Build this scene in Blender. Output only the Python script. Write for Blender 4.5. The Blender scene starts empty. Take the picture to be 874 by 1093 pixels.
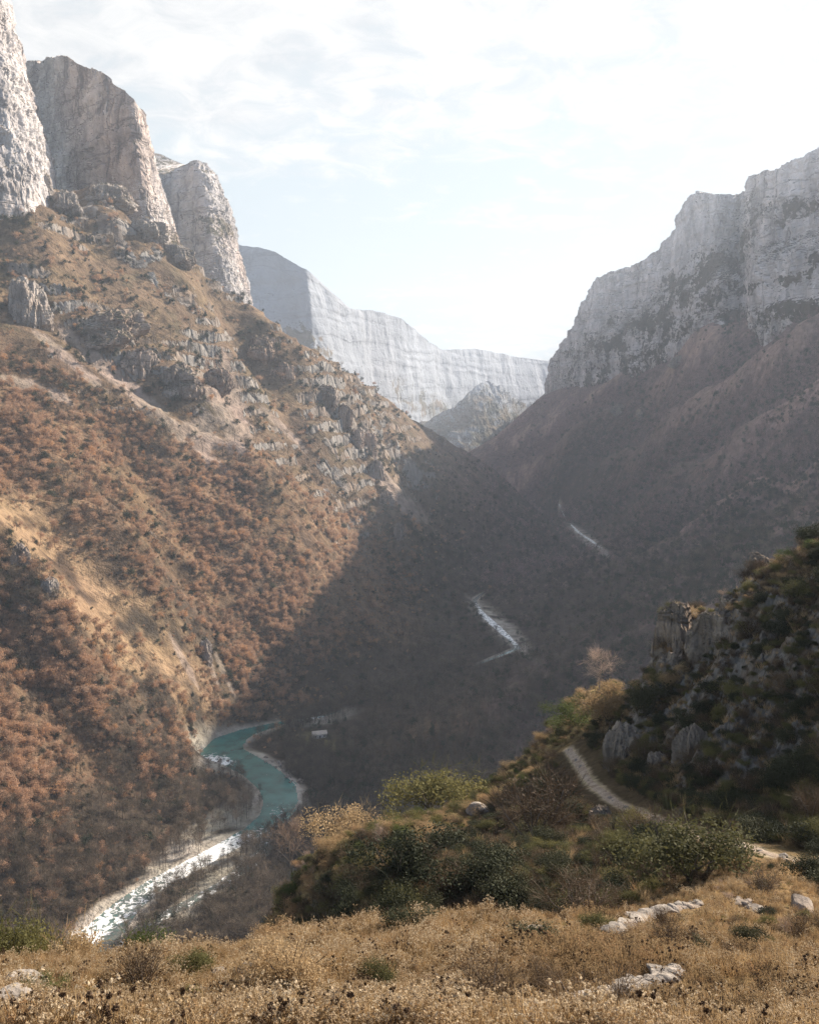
import bpy, math, random
import numpy as np
from math import radians, sin, cos, tan, pi, log, exp

SC = bpy.context.scene
COL = SC.collection
rnd = random.Random(7)
RNG = np.random.default_rng(7)

# ------------------------------------------------------------------ camera model (survey of the valley is done in camera bearings)
F, CX, CY, PITCH = 946.0, 437.0, 546.5, radians(5.8)
CP, SP = cos(PITCH), sin(PITCH)

def ray(px, py):
    """bearing X = x/y and tangent T = z/y of the sight line to a photograph pixel"""
    X = (np.asarray(px, float) - CX) / F
    Y = (CY - np.asarray(py, float)) / F
    dy = CP + Y * SP
    return X / dy, (-SP + Y * CP) / dy

def P3(px, py, y):
    X, T = ray(px, py)
    return np.array([float(X) * y, y, float(T) * y])

def project(x, y, z):
    d = y * CP - z * SP
    return CX + F * x / d, CY - F * (y * SP + z * CP) / d

# ------------------------------------------------------------------ noise
_perm = np.random.default_rng(3).permutation(256).astype(np.int32)
_perm = np.concatenate([_perm, _perm, _perm])
_g = np.random.default_rng(4).normal(size=(256, 3)).astype(np.float32)
_g /= np.linalg.norm(_g, axis=1, keepdims=True)

def gn(x, y, z):
    x = np.asarray(x, np.float32); y = np.asarray(y, np.float32); z = np.asarray(z, np.float32)
    x, y, z = np.broadcast_arrays(x, y, z)
    xi = np.floor(x); yi = np.floor(y); zi = np.floor(z)
    fx = x - xi; fy = y - yi; fz = z - zi
    xi = xi.astype(np.int32) & 255; yi = yi.astype(np.int32) & 255; zi = zi.astype(np.int32) & 255
    u = fx * fx * fx * (fx * (fx * 6 - 15) + 10)
    v = fy * fy * fy * (fy * (fy * 6 - 15) + 10)
    w = fz * fz * fz * (fz * (fz * 6 - 15) + 10)
    def c(dx, dy, dz):
        h = _perm[_perm[_perm[xi + dx] + yi + dy] + zi + dz]
        q = _g[h]
        return q[..., 0] * (fx - dx) + q[..., 1] * (fy - dy) + q[..., 2] * (fz - dz)
    a = c(0,0,0); a = a + u * (c(1,0,0) - a)
    b = c(0,1,0); b = b + u * (c(1,1,0) - b)
    a = a + v * (b - a)
    d = c(0,0,1); d = d + u * (c(1,0,1) - d)
    e = c(0,1,1); e = e + u * (c(1,1,1) - e)
    d = d + v * (e - d)
    return (a + w * (d - a)) * 1.6

def fbm(x, y, z, o=5, g=0.5, l=2.03):
    s = 0; a = 1.0; f = 1.0; n = 0
    for i in range(o):
        s = s + a * gn(x * f + 17.3 * i, y * f + 9.1 * i, z * f + 3.7 * i); n += a
        a *= g; f *= l
    return s / n

def ridged(x, y, z, o=5, g=0.5, l=2.03):
    s = 0; a = 1.0; f = 1.0; n = 0
    for i in range(o):
        s = s + a * (1 - 2 * np.abs(gn(x * f + 17.3 * i, y * f + 9.1 * i, z * f + 3.7 * i))); n += a
        a *= g; f *= l
    return s / n

def sstep(a, b, x):
    t = np.clip((np.asarray(x, float) - a) / (b - a), 0, 1)
    return t * t * (3 - 2 * t)

def blob(px, py, cx, cy, rx, ry, ang=0, soft=0.5):
    c, s = cos(radians(ang)), sin(radians(ang))
    dx, dy = px - cx, py - cy
    u = (dx * c + dy * s) / rx; v = (-dx * s + dy * c) / ry
    return 1 - sstep(1 - soft, 1 + soft, np.sqrt(u * u + v * v))

def polydist(px, py, pts):
    """distance to a polyline and the parameter along it"""
    best = np.full(np.shape(px), 1e9); par = np.zeros(np.shape(px))
    for i in range(len(pts) - 1):
        ax, ay = pts[i][:2]; bx, by = pts[i + 1][:2]
        dx, dy = bx - ax, by - ay
        t = np.clip(((px - ax) * dx + (py - ay) * dy) / (dx * dx + dy * dy + 1e-9), 0, 1)
        d = np.hypot(px - ax - t * dx, py - ay - t * dy)
        m = d < best
        best = np.where(m, d, best); par = np.where(m, i + t, par)
    return best, par

# ------------------------------------------------------------------ mesh helpers
def mesh_np(name, V, faces, mats, parent=None, smooth=False, attrs=None, fmat=None, link=True):
    V = np.asarray(V, np.float32)
    me = bpy.data.meshes.new(name)
    if isinstance(faces, list) and isinstance(faces[0], np.ndarray):
        fl = [np.asarray(f, np.int32) for f in faces if len(f)]
    else:
        fl = [np.asarray(faces, np.int32)]
    loops = np.concatenate([f.ravel() for f in fl])
    sizes = np.concatenate([np.full(len(f), f.shape[1], np.int32) for f in fl])
    starts = np.concatenate([[0], np.cumsum(sizes)[:-1]]).astype(np.int32)
    me.vertices.add(len(V)); me.vertices.foreach_set('co', V.ravel())
    me.loops.add(len(loops)); me.loops.foreach_set('vertex_index', loops)
    me.polygons.add(len(sizes)); me.polygons.foreach_set('loop_start', starts)
    if fmat is not None:
        me.polygons.foreach_set('material_index', np.asarray(fmat, np.int32))
    me.update(calc_edges=True)
    me.polygons.foreach_set('use_smooth', np.full(len(sizes), bool(smooth)))
    for k, a in (attrs or {}).items():
        a = np.asarray(a, np.float32)
        if a.ndim == 2:
            at = me.attributes.new(k, 'FLOAT_COLOR', 'POINT')
            if a.shape[1] == 3: a = np.concatenate([a, np.ones((len(a), 1), np.float32)], 1)
            at.data.foreach_set('color', a.ravel())
        else:
            at = me.attributes.new(k, 'FLOAT', 'POINT'); at.data.foreach_set('value', a)
    for m in (mats if isinstance(mats, (list, tuple)) else [mats]):
        me.materials.append(m)
    me.validate()
    ob = bpy.data.objects.new(name, me)
    if link: COL.objects.link(ob)
    if parent: ob.parent = parent
    return ob

def grid_faces(nr, nc):
    i = np.arange(nr - 1)[:, None] * nc + np.arange(nc - 1)[None, :]
    return np.stack([i, i + 1, i + nc + 1, i + nc], -1).reshape(-1, 4)

def tag(o, label=None, cat=None, group=None, kind=None):
    if label: o['label'] = label
    if cat: o['category'] = cat
    if group: o['group'] = group
    if kind: o['kind'] = kind
    return o

# ------------------------------------------------------------------ materials
class NT:
    def __init__(self, name):
        self.m = bpy.data.materials.new(name); self.m.use_nodes = True
        self.t = self.m.node_tree; self.t.nodes.clear()
        self.out = self.n('ShaderNodeOutputMaterial')
    def n(self, typ, ins=None, **kw):
        nd = self.t.nodes.new(typ)
        for k, v in kw.items(): setattr(nd, k, v)
        for k, v in (ins or {}).items(): self.set(nd.inputs[k], v)
        return nd
    def set(self, sock, v):
        if isinstance(v, bpy.types.NodeSocket): self.t.links.new(v, sock)
        elif isinstance(v, bpy.types.Node): self.t.links.new(v.outputs[0], sock)
        else: sock.default_value = v
    def math(self, op, a, b=0.0, clamp=False):
        return self.n('ShaderNodeMath', {0: a, 1: b}, operation=op, use_clamp=clamp).outputs[0]
    def mix(self, f, a, b, mode='MIX'):
        nd = self.n('ShaderNodeMix', data_type='RGBA', blend_type=mode)
        self.set(nd.inputs[0], f); self.set(nd.inputs[6], a); self.set(nd.inputs[7], b)
        return nd.outputs[2]
    def noise(self, vec, scale, detail=4, rough=0.55, dist=0.0):
        return self.n('ShaderNodeTexNoise', {'Vector': vec, 'Scale': scale, 'Detail': detail, 'Roughness': rough, 'Distortion': dist}).outputs[0]
    def ramp(self, f, stops):
        nd = self.n('ShaderNodeValToRGB', {0: f}); cr = nd.color_ramp
        while len(cr.elements) < len(stops): cr.elements.new(0.5)
        for e, (p, c) in zip(cr.elements, stops):
            e.position = p; e.color = (*c, 1) if len(c) == 3 else c
        return nd.outputs[0]
    def mrange(self, v, a, b, c=0.0, d=1.0):
        return self.n('ShaderNodeMapRange', {0: v, 1: a, 2: b, 3: c, 4: d}).outputs[0]
    def scaled(self, vec, s):
        return self.n('ShaderNodeMapping', {'Vector': vec, 'Scale': s}).outputs[0]
    def bsdf(self, col, rough=0.9, normal=None, spec=0.2, **kw):
        b = self.n('ShaderNodeBsdfPrincipled', {'Base Color': col, 'Roughness': rough, 'Specular IOR Level': spec})
        if normal is not None: self.set(b.inputs['Normal'], normal)
        for k, v in kw.items(): self.set(b.inputs[k.replace('_', ' ')], v)
        return b.outputs[0]
    def bump(self, h, strength, dist):
        return self.n('ShaderNodeBump', {'Height': h, 'Strength': strength, 'Distance': dist}).outputs[0]
    def done(self, sh):
        self.t.links.new(sh, self.out.inputs[0]); return self.m

def c4(r, g, b): return (r, g, b, 1)

def terrain_material(name, s, tone=1.0):
    """s: metres of the finest grain"""
    M = NT(name)
    pos = M.n('ShaderNodeNewGeometry').outputs['Position']
    col = M.n('ShaderNodeAttribute', attribute_name='col').outputs['Color']
    rock = M.n('ShaderNodeAttribute', attribute_name='rock').outputs['Fac']
    n1 = M.noise(pos, 0.5 / s, 6, 0.65)
    n2 = M.noise(pos, 0.08 / s, 5, 0.6)
    soil = M.mix(M.mrange(n1, 0.3, 0.7), M.mix(1.0, col, c4(.55, .52, .5), 'MULTIPLY'), M.mix(1.0, col, c4(1.45, 1.42, 1.36), 'MULTIPLY'))
    soil = M.mix(M.mrange(n2, 0.35, 0.7), soil, M.mix(1.0, soil, c4(.75, .8, .72), 'MULTIPLY'))
    # rock: blocky, stained limestone
    vo = M.n('ShaderNodeTexVoronoi', {'Vector': M.scaled(pos, (.25 / s, .25 / s, .12 / s)), 'Scale': 1.0}, feature='DISTANCE_TO_EDGE').outputs[0]
    st = M.noise(M.scaled(pos, (.3 / s, .3 / s, .05 / s)), 1.0, 5, 0.65)
    rk = M.ramp(st, [(.3, (.13 * tone, .115 * tone, .1 * tone)), (.5, (.3 * tone, .27 * tone, .24 * tone)), (.7, (.42 * tone, .385 * tone, .34 * tone))])
    rk = M.mix(M.mrange(n2, .45, .7), rk, M.mix(1.0, rk, c4(1.0, .78, .6), 'MULTIPLY'))
    rm = M.math('ADD', rock, M.mrange(n1, .3, .7, -.35, .35))
    rm = M.mrange(rm, .42, .58)
    c = M.mix(rm, soil, rk)
    h = M.math('ADD', n1, M.math('MULTIPLY', M.mrange(vo, 0, .12), M.math('MULTIPLY', rm, .6)))
    return M.done(M.bsdf(c, .95, M.bump(h, .9, s * 1.2), .1))

def limestone(name, s, warm=.5, veg=1.0, tint=(1, 1, 1), vt=1.0, bmp=.7, con=1.0):
    M = NT(name)
    g = M.n('ShaderNodeNewGeometry'); pos = g.outputs['Position']
    nz = M.n('ShaderNodeSeparateXYZ', {0: g.outputs['Normal']}).outputs[2]
    vegat = M.n('ShaderNodeAttribute', attribute_name='veg').outputs['Fac']
    st = M.noise(M.scaled(pos, (.11 / s, .11 / s, .028 / s)), 1.0, 7, 0.62)
    ly = M.noise(M.scaled(pos, (.012 / s, .012 / s, .16 / s)), 1.0, 5, 0.6)
    big = M.noise(pos, .012 / s, 4, .55)
    fine = M.noise(pos, .35 / s, 6, .68)
    T = lambda c: tuple(a * b for a, b in zip(c, tint))
    base = M.ramp(st, [(.28, T((.13, .124, .12))), (.46, T((.31, .297, .285))), (.62, T((.46, .44, .415))), (.8, T((.56, .535, .5)))])
    base = M.mix(M.mrange(ly, .45, .62, 0, .28), base, M.mix(1.0, base, c4(.66, .64, .62), 'MULTIPLY'))
    base = M.mix(M.mrange(big, .48, .68, 0, warm), base, M.mix(1.0, base, c4(1.08, .80, .62), 'MULTIPLY'))
    base = M.mix(M.mrange(fine, .3, .5, .55, 0), base, M.mix(1.0, base, c4(.5, .49, .47), 'MULTIPLY'))
    # dark joints: steep ones and fewer level ones
    j1 = M.math('ABSOLUTE', M.math('SUBTRACT', M.noise(M.scaled(pos, (.05 / s, .05 / s, .011 / s)), 1.0, 4, .6), .5))
    j2 = M.math('ABSOLUTE', M.math('SUBTRACT', M.noise(M.scaled(pos, (.014 / s, .014 / s, .07 / s)), 1.0, 4, .6), .5))
    jm = M.math('MAXIMUM', M.mrange(j1, .022, .004), M.math('MULTIPLY', M.mrange(j2, .02, .003), .8))
    jm = M.math('MULTIPLY', jm, M.mrange(big, .38, .55))
    base = M.mix(M.math('MULTIPLY', jm, .75), base, M.mix(1.0, base, c4(.34, .33, .32), 'MULTIPLY'))
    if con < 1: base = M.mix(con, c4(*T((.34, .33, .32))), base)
    vm = M.math('ADD', M.math('MULTIPLY', M.mrange(nz, .38, .72), veg), vegat)
    vm = M.math('ADD', vm, M.mrange(fine, .35, .65, -.55, .35))
    vm = M.mrange(vm, .45, .6)
    vcol = M.ramp(M.noise(pos, .1 / s, 4, .6), [(.35, (.05 * vt, .048 * vt, .028 * vt)), (.5, (.10 * vt, .08 * vt, .05 * vt)), (.7, (.15 * vt, .11 * vt, .075 * vt))])
    c = M.mix(vm, base, vcol)
    h = M.math('SUBTRACT', M.math('ADD', M.math('MULTIPLY', st, 1.3), M.math('ADD', M.math('MULTIPLY', fine, .6), ly)), M.math('MULTIPLY', jm, .8))
    return M.done(M.bsdf(c, .95, M.bump(h, bmp, s * 2.2), .1))

def leaf_material(name, stops, trans=.35, island=True, rough=.75):
    """stops: colours picked at random per plant and per leaf clump"""
    M = NT(name)
    r = M.n('ShaderNodeObjectInfo').outputs['Random']
    i = M.n('ShaderNodeNewGeometry').outputs['Random Per Island']
    f = M.math('ADD', M.math('MULTIPLY', r, .8), M.math('MULTIPLY', i, .2))
    k = len(stops) - 1
    c = M.ramp(f, [(j / k * .9 + .05, s) for j, s in enumerate(stops)])
    a = M.bsdf(c, rough, None, .15)
    b = M.n('ShaderNodeBsdfTranslucent', {0: c}).outputs[0]
    return M.done(M.n('ShaderNodeMixShader', {0: trans, 1: a, 2: b}).outputs[0])

def plain(name, c, rough=.85, var=.25, scale=3.0, spec=.15):
    M = NT(name)
    pos = M.n('ShaderNodeTexCoord').outputs['Object']
    n = M.noise(pos, scale, 5, .6)
    lo = tuple(x * (1 - var) for x in c); hi = tuple(min(1, x * (1 + var)) for x in c)
    return M.done(M.bsdf(M.ramp(n, [(.3, lo), (.7, hi)]), rough, M.bump(n, .5, .3 / scale), spec))
# ------------------------------------------------------------------ survey points: (pixel bearing, distance ahead in metres)
def river_y(px, py):
    X, T = ray(px, py); y = 600.0
    for _ in range(30): y = (-250 + 0.012 * (y - 450)) / T
    return y
def river_z(y): return -250 + 0.012 * (np.asarray(y) - 450)

RIVER_PX = [(20,1110),(70,1040),(112,992),(135,968),(165,945),(205,924),(240,905),(270,888),(292,872),(300,856),(296,840),(278,824),(255,811),(236,803),
            (243,791),(262,782),(300,772),(345,764),(410,741),(490,716),(552,692),(533,672),(511,652),(507,640),(530,622),(572,606),(612,599),(642,588),(632,578),(617,568),(603,552),(597,538)]
RIV = [(float(ray(px, py)[0]) * river_y(px, py), river_y(px, py)) for px, py in RIVER_PX]
RIVER_W = [12,12,10,8,6.5,6.5,6.5,7,9,11,12,12,13,15,13,8,3.5,2,1.2,1.2,3.6,4.4,4.4,3,.8,.8,.8,1.6,3.4,3.2,.8,3]

K = []           # (X, ln y, T)
def k(px, py, y, hid=None):
    X, T = ray(px, py); K.append((float(X), log(y), float(T)))
    if hid:      # ground falling away unseen behind a crest: (distance factor, metres lower)
        for fct, dz in hid:
            K.append((float(X), log(y * fct), (float(T) * y - dz) / (y * fct)))
def kz(X, y, z): K.append((X, log(y), z / y))

for (x, y) in RIV: kz(x / y, y, float(river_z(y)))
# foreground terrace under the camera
for px in (-260, 0, 220, 437, 650, 874, 1150):
    k(px, 1110, 7.5); k(px, 1068, 11.5)
    X, _ = ray(px, 1093); kz(float(X), 3.5, -2.6)
for px, py, y in [(-260,1036,16),(0,1036,16),(100,1044,17),(180,1046,18.5),(260,1038,20),(350,1026,22.5)]:
    k(px, py, y, [(1.45, 12), (2.3, 36)])
for px, py, y in [(450,1018,24.5),(550,1012,26)]: k(px, py, y, [(1.3, 8)])
for px, py, y in [(650,986,27),(750,966,30),(874,954,32),(1150,937,34)]: k(px, py, y)
# ravine, path shelf and the spur on the right
for px, py, y in [(450,975,44),(380,1000,48),(560,945,45),(640,918,48),(850,920,40),(1000,918,41),(780,898,45),(720,884,52),(680,866,60),(640,846,70),(625,828,80),(612,812,88),
                  (600,885,64),(540,900,66),(500,922,63),(420,945,64),(350,965,68),(690,850,66),(655,815,80),
                  (760,815,66),(760,740,78),(830,860,54),(830,720,70),(874,850,50),(874,700,66),(735,700,92),(730,790,76),(1000,800,48),(1000,640,60),(1150,700,50)]:
    k(px, py, y)
CREST = [(1150,430,70),(1000,510,80),(874,578,88),(800,624,92),(715,664,97),(703,735,100),(650,736,106),(580,788,108),(500,852,102),(440,888,97),(380,908,92),(330,922,88),(295,968,82),(272,1012,78)]
for px, py, y in CREST: k(px, py, y, [(1.13, 9), (1.42, 46)])
# unseen ground between the spur and the valley floor
kz(-.75, 60, -62); kz(-.45, 60, -60); kz(-.25, 55, -52); kz(-.3, 95, -98); kz(-.5, 100, -105)
for X, y, z in [(-.75,150,-150),(-.45,150,-150),(-.2,170,-150),(.05,190,-150),(.3,200,-125),(.5,200,-105),(.8,200,-70),(1.2,200,-20),
                (-.75,280,-215),(-.45,300,-235),(-.15,300,-228),(.1,320,-222),(.3,340,-195),(.5,340,-165),(.8,340,-110),(1.2,320,-30)]: kz(X, y, z)
# left mountainside
for px, py, y in [(0,955,432),(60,955,440),(0,880,462),(0,800,510),(0,720,560),(0,650,615),(0,550,705),(0,450,830),(0,380,940),(0,300,1060),(0,215,1170),
                  (100,905,485),(100,850,525),(100,750,590),(100,650,675),(100,550,785),(100,450,905),(100,350,1060),(100,280,1190),(110,232,1290),
                  (170,850,560),(200,790,622),(200,740,665),(200,650,750),(200,550,868),(200,450,1010),(200,370,1160),
                  (300,735,765),(300,650,855),(300,550,990),(300,450,1190),
                  (400,685,975),(400,620,1090),(400,540,1310),(480,640,1150),(480,560,1460),(540,598,1440),(545,562,1700),(150,300,1220),(250,400,1230),(350,470,1260)]: k(px, py, y)
for px, py, y in [(45,200,1250),(120,244,1310),(205,296,1370),(262,335,1420),(315,378,1480),(355,402,1560),(400,430,1680),(440,458,1850),(485,484,2050),(520,507,2100),(545,531,2080),(570,552,1960)]:
    k(px, py, y, [(1.1, 25), (1.28, 120)])
for px, py, y in [(-250,900,360),(-250,700,450),(-250,500,600),(-250,330,800),(-250,200,950)]: k(px, py, y)
# right bank and the right mountain
for px, py, y in [(340,870,560),(400,862,560),(420,800,640),(450,830,580),(520,780,640),(600,722,750),(640,690,790),(650,664,900),(700,655,800),(760,618,790),(830,594,790),(874,568,820),
                  (560,650,1130),(600,630,1200),(650,600,1330),(700,580,1350),(700,545,1500),(650,545,2050),(700,480,2000),(750,520,1580),(800,480,1480),(874,500,1180),(874,420,1450),
                  (874,352,1690),(800,400,1800),(800,362,1990),(740,360,2240),(700,430,2250),(700,386,2480),(620,450,2650),(640,408,2780),(560,480,2850),(600,500,2500),
                  (1000,560,620),(1000,400,1150),(1000,310,1420),(1200,500,600),(1200,270,1080),(1450,420,560),(1450,200,850),(1900,400,450),(1900,150,700)]: k(px, py, y)
for px, py, y in [(600,414,3050),(585,420,3150),(560,438,3150),(535,460,3120),(510,478,3080)]: k(px, py, y, [(1.08, 60), (1.2, 160)])
# far valley below the far walls
for px, py, y in [(505,486,3900),(470,474,4000),(440,466,4050),(480,466,4500),(540,468,4700),(410,450,3900),(350,424,3350),(300,400,3150),(560,462,5000),(640,450,5300)]: k(px, py, y)
# ground behind the walls stays below their rims
for px, py, y in [(0,300,1500),(110,300,1650),(200,330,1900),(250,352,2200),(300,390,3500),(360,405,4200),(450,440,5200),(560,440,6300),(650,425,6300),(600,400,4200),(640,400,3400),(740,370,2900),(874,350,2300),(1000,330,1900),(1200,300,1500),(1450,240,1150),(1900,220,900),
                  (-250,250,1250),(300,420,6500),(0,330,3500),(0,400,6500),(874,380,4500),(874,400,6500),(1450,330,3000),(1900,380,6500),(-300,330,3000),(-300,400,6500)]: k(px, py, y)

KA = np.array(K)
SY = 0.45
def tps_fit(A, lam=2e-5):
    p = np.stack([A[:, 0], A[:, 1] * SY], 1); n = len(p)
    d2 = ((p[:, None] - p[None]) ** 2).sum(-1)
    Km = np.where(d2 > 0, d2 * np.log(d2 + 1e-20), 0) + lam * np.eye(n)
    Pm = np.concatenate([np.ones((n, 1)), p], 1)
    M = np.block([[Km, Pm], [Pm.T, np.zeros((3, 3))]])
    w = np.linalg.solve(M, np.concatenate([A[:, 2], np.zeros(3)]))
    return p, w
_tp, _tw = tps_fit(KA)
def tps(X, L):
    sh = X.shape; q = np.stack([X.ravel(), L.ravel() * SY], 1); out = np.empty(len(q))
    for i in range(0, len(q), 40000):
        b = q[i:i + 40000]
        d2 = (b[:, 0:1] - _tp[None, :, 0]) ** 2 + (b[:, 1:2] - _tp[None, :, 1]) ** 2
        out[i:i + 40000] = (d2 * np.log(d2 + 1e-20)) @ _tw[:-3] + _tw[-3] + b @ _tw[-2:]
    return out.reshape(sh)

gx = np.concatenate([np.linspace(-.78, -.50, 50)[:-1], np.linspace(-.50, .50, 760), np.linspace(.50, .72, 60)[1:], np.linspace(.72, 2.1, 70)[1:]])
def lrows(segs):
    r = []
    for a, b, st in segs: r.append(np.arange(log(a), log(b), st))
    return np.concatenate(r + [[log(segs[-1][1])]])
gl = lrows([(3.5, 40, .0085), (40, 112, .0034), (112, 420, .014), (420, 2100, .0030), (2100, 3200, .0045), (3200, 6500, .012)])
GX, GL = np.meshgrid(gx, gl)
# the thin plate is smooth: solve it on a coarser lattice and interpolate
_cx = gx[::4] if (len(gx) - 1) % 4 == 0 else np.append(gx[::4], gx[-1])
T0 = tps(*np.meshgrid(_cx, gl))
TT = np.empty(GX.shape)
for r in range(len(gl)): TT[r] = np.interp(gx, _cx, T0[r])
Yg = np.exp(GL); Xg = GX * Yg; Zg = TT * Yg
PXg, PYg = project(Xg, Yg, Zg)

# ---- relief: gullies, ledges, bumps
far = sstep(150, 420, Yg)
left = far * sstep(560, 430, PXg - (PYg - 600) * .1) * sstep(1.0, .7, np.abs(GX))
dn, ac = (Xg * .96 + Yg * .28), (-Xg * .28 + Yg * .96)
rd = polydist(Xg, Yg, RIV)
RD = np.where(Yg > 300, rd[0], 1e6)
flat = sstep(25, 130, RD)
# spurs and gullies that run down the left mountainside
RIDGE = np.zeros(Xg.shape)
def on_smooth(px, py):
    X, T = ray(px, py); c = np.clip(np.searchsorted(gx, float(X)), 0, len(gx) - 1); m = gl > log(300)
    h = np.nonzero(TT[m, c] >= float(T))[0]; y = exp(gl[m][h[0]]) if len(h) else 2000.
    return (float(X) * y, y)
for A, wdt, pts in [(34, 42, [(60,205),(130,268),(190,325),(235,372),(262,425)]), (-24, 36, [(30,330),(100,385),(170,435),(235,485)]), (36, 45, [(205,310),(260,355),(310,405),(350,445),(395,505),(420,565),(440,605)]),
                    (-36, 45, [(235,345),(280,412),(330,482),(390,562),(425,622)]), (26, 40, [(215,445),(270,525),(330,605),(370,665)]), (-26, 36, [(130,470),(190,560),(250,640),(290,705)]),
                    (26, 34, [(40,500),(130,620),(185,680),(198,712)]), (-24, 24, [(195,610),(222,680),(235,722)]), (22, 30, [(0,610),(60,690),(120,765),(180,805)]), (-18, 24, [(0,690),(60,770),(120,830)]), (22, 40, [(345,425),(400,470),(450,520),(500,560)]), (-20, 30, [(400,480),(450,545),(490,590)])]:
    w_ = [on_smooth(*q) for q in pts]; d_, _ = polydist(Xg, Yg, w_)
    RIDGE += A * np.exp(-(np.maximum(0, d_ + 9 * fbm(Xg * .012, Yg * .012, A * .1, 3)) / wdt) ** 2)
RIGHTG = np.zeros(Xg.shape)
for A, wdt, pts in [(-34, 40, [(874,405),(790,455),(700,505),(620,550)]), (30, 45, [(874,440),(790,490),(700,535),(640,570)]), (-30, 40, [(815,375),(740,425),(650,480),(575,525)]), (30, 45, [(845,385),(765,440),(680,492),(600,535)]),
                    (-30, 36, [(874,480),(800,520),(730,560),(680,590)]), (30, 45, [(760,378),(690,420),(610,470),(550,505)]), (-32, 45, [(720,388),(650,430),(590,465),(540,492)]), (26, 32, [(874,515),(810,545),(740,585)]), (-22, 28, [(874,545),(800,575),(740,605)]), (24, 40, [(660,410),(600,450),(545,480)])]:
    w_ = [on_smooth(*q) for q in pts]; d_, _ = polydist(Xg, Yg, w_)
    RIGHTG += A * np.exp(-(np.maximum(0, d_ + 16 * fbm(Xg * .01, Yg * .01, A * .1, 4)) / wdt) ** 2)
gul = ridged(dn * .0012 + .3, ac * .0062, Zg * .0016, 4, .5)
gul2 = ridged(dn * .004, ac * .017 + 5, Zg * .004, 4, .55)
Z = Zg + far * flat * left * (gul * 20 + gul2 * 9 + RIDGE)
right = far * (1 - left)
dr, ar = (Xg * .81 + Yg * .58), (-Xg * .58 + Yg * .81)
Z += right * flat * sstep(3300, 2600, Yg) * RIGHTG
Z += right * flat * sstep(3000, 2000, Yg) * (ridged(dr * .0013, ar * .0055, 4.4, 4) * 36 + fbm(Xg * .012, Yg * .012, 2.2, 4) * 6)
Z += far * flat * fbm(Xg * .03, Yg * .03, 7.7, 4) * 2.6
# ledges of the upper left mountainside
up = left * blob(PXg, PYg, 190, 330, 330, 120, 32, .5)
zz = Z + 14 * fbm(Xg * .006, Yg * .006, 1.1, 4)
per = 21.0; q = zz / per; fr = q - np.floor(q)
led = (sstep(.42, .62, fr) - fr) * per
lm = sstep(.0, .35, fbm(Xg * .008, Yg * .008, Zg * .008, 4) + .12)
Z += up * lm * led * .7
ledge_rock = up * lm * sstep(.34, .5, fr) * sstep(.7, .55, fr)
# rocky rib with pinnacles across the spur
rib = left * blob(PXg, PYg, 425, 525, 150, 34, 58, .6)
Z += rib * np.maximum(0, ridged(Xg * .03, Yg * .03, .2, 4)) * 16
# foreground and spur
near = sstep(190, 120, Yg)
nz1 = fbm(Xg * .13, Yg * .13, 3.3, 5); nz2 = fbm(Xg * .7, Yg * .7, 5.1, 4)
spur = near * sstep(34, 50, Yg)
Z += near * (1 - spur) * (nz1 * .35 + nz2 * .10)
Z += spur * (nz1 * 1.1 + nz2 * .28)
crag = spur * blob(PXg, PYg, 790, 745, 120, 120, -35, .5)
Z += crag * (np.maximum(0, ridged(Xg * .16, Yg * .16, Zg * .10, 5, .6)) * 3.0)
# terraces of the foreground field
# river bed
rz = river_z(Yg)
wid = np.interp(rd[1], np.arange(len(RIV)), RIVER_W)
barn = fbm(Xg * .02, Yg * .02, 8.8, 4)
bank = sstep(.9, 2.6, RD / wid + barn * .8)
Z = np.where(Yg > 300, rz + np.where(RD < wid * 1.0, -1.3, .35) * 1.0 * (1 - bank) + (Z - rz) * bank, Z)
Z = np.where((Yg > 300) & (RD < wid * .95), np.minimum(Z, rz - .8), Z)

# ---- path on the spur
PATH_PX = [(1010,925,40.6),(925,922,40),(850,915,40),(815,905,42),(780,896,45),(750,888,48),(720,880,52),(695,868,57),(672,858,62),(652,848,67),(638,838,72),(628,824,78),(618,812,86),(606,806,92)]
PATH = [(float(ray(a, b)[0]) * y, y) for a, b, y in PATH_PX]
pd, pt = polydist(Xg, Yg, PATH)
PD = np.where((Yg > 30) & (Yg < 120), pd, 1e6)
Tsm = T0  # smooth base for the tread
zsm = Zg
Z = np.where(PD < 3, zsm * (1 - sstep(.7, 2.6, PD)) + Z * sstep(.7, 2.6, PD), Z)

def Hgt(x, y):
    """ground height at plan positions"""
    x = np.asarray(x, float); y = np.asarray(y, float)
    ix = np.interp(x / y, gx, np.arange(len(gx))); il = np.interp(np.log(y), gl, np.arange(len(gl)))
    i0 = np.clip(ix.astype(int), 0, len(gx) - 2); l0 = np.clip(il.astype(int), 0, len(gl) - 2)
    fx = ix - i0; fl = il - l0
    return (Z[l0, i0] * (1 - fx) + Z[l0, i0 + 1] * fx) * (1 - fl) + (Z[l0 + 1, i0] * (1 - fx) + Z[l0 + 1, i0 + 1] * fx) * fl

def on_ground(px, py, y0=4.0, y1=6000.0):
    """first place where the sight line of a photograph pixel meets the ground"""
    X, T = ray(px, py); ys = np.exp(np.linspace(log(y0), log(y1), 4000))
    h = Hgt(float(X) * ys, ys)
    hit = np.nonzero(float(T) * ys <= h)[0]
    y = ys[hit[0]] if len(hit) else y1
    return np.array([float(X) * y, y, float(Hgt(float(X) * y, y))])

PXg, PYg = project(Xg, Yg, Z)
# slope (metres rise per metre)
def grads():
    dzl = np.gradient(Z, axis=0) / np.maximum(np.gradient(Yg, axis=0), 1e-6)
    dzx = np.gradient(Z, axis=1) / np.maximum(np.gradient(Xg, axis=1), 1e-6)
    return np.hypot(dzl, dzx)
SLOPE = grads()
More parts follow.
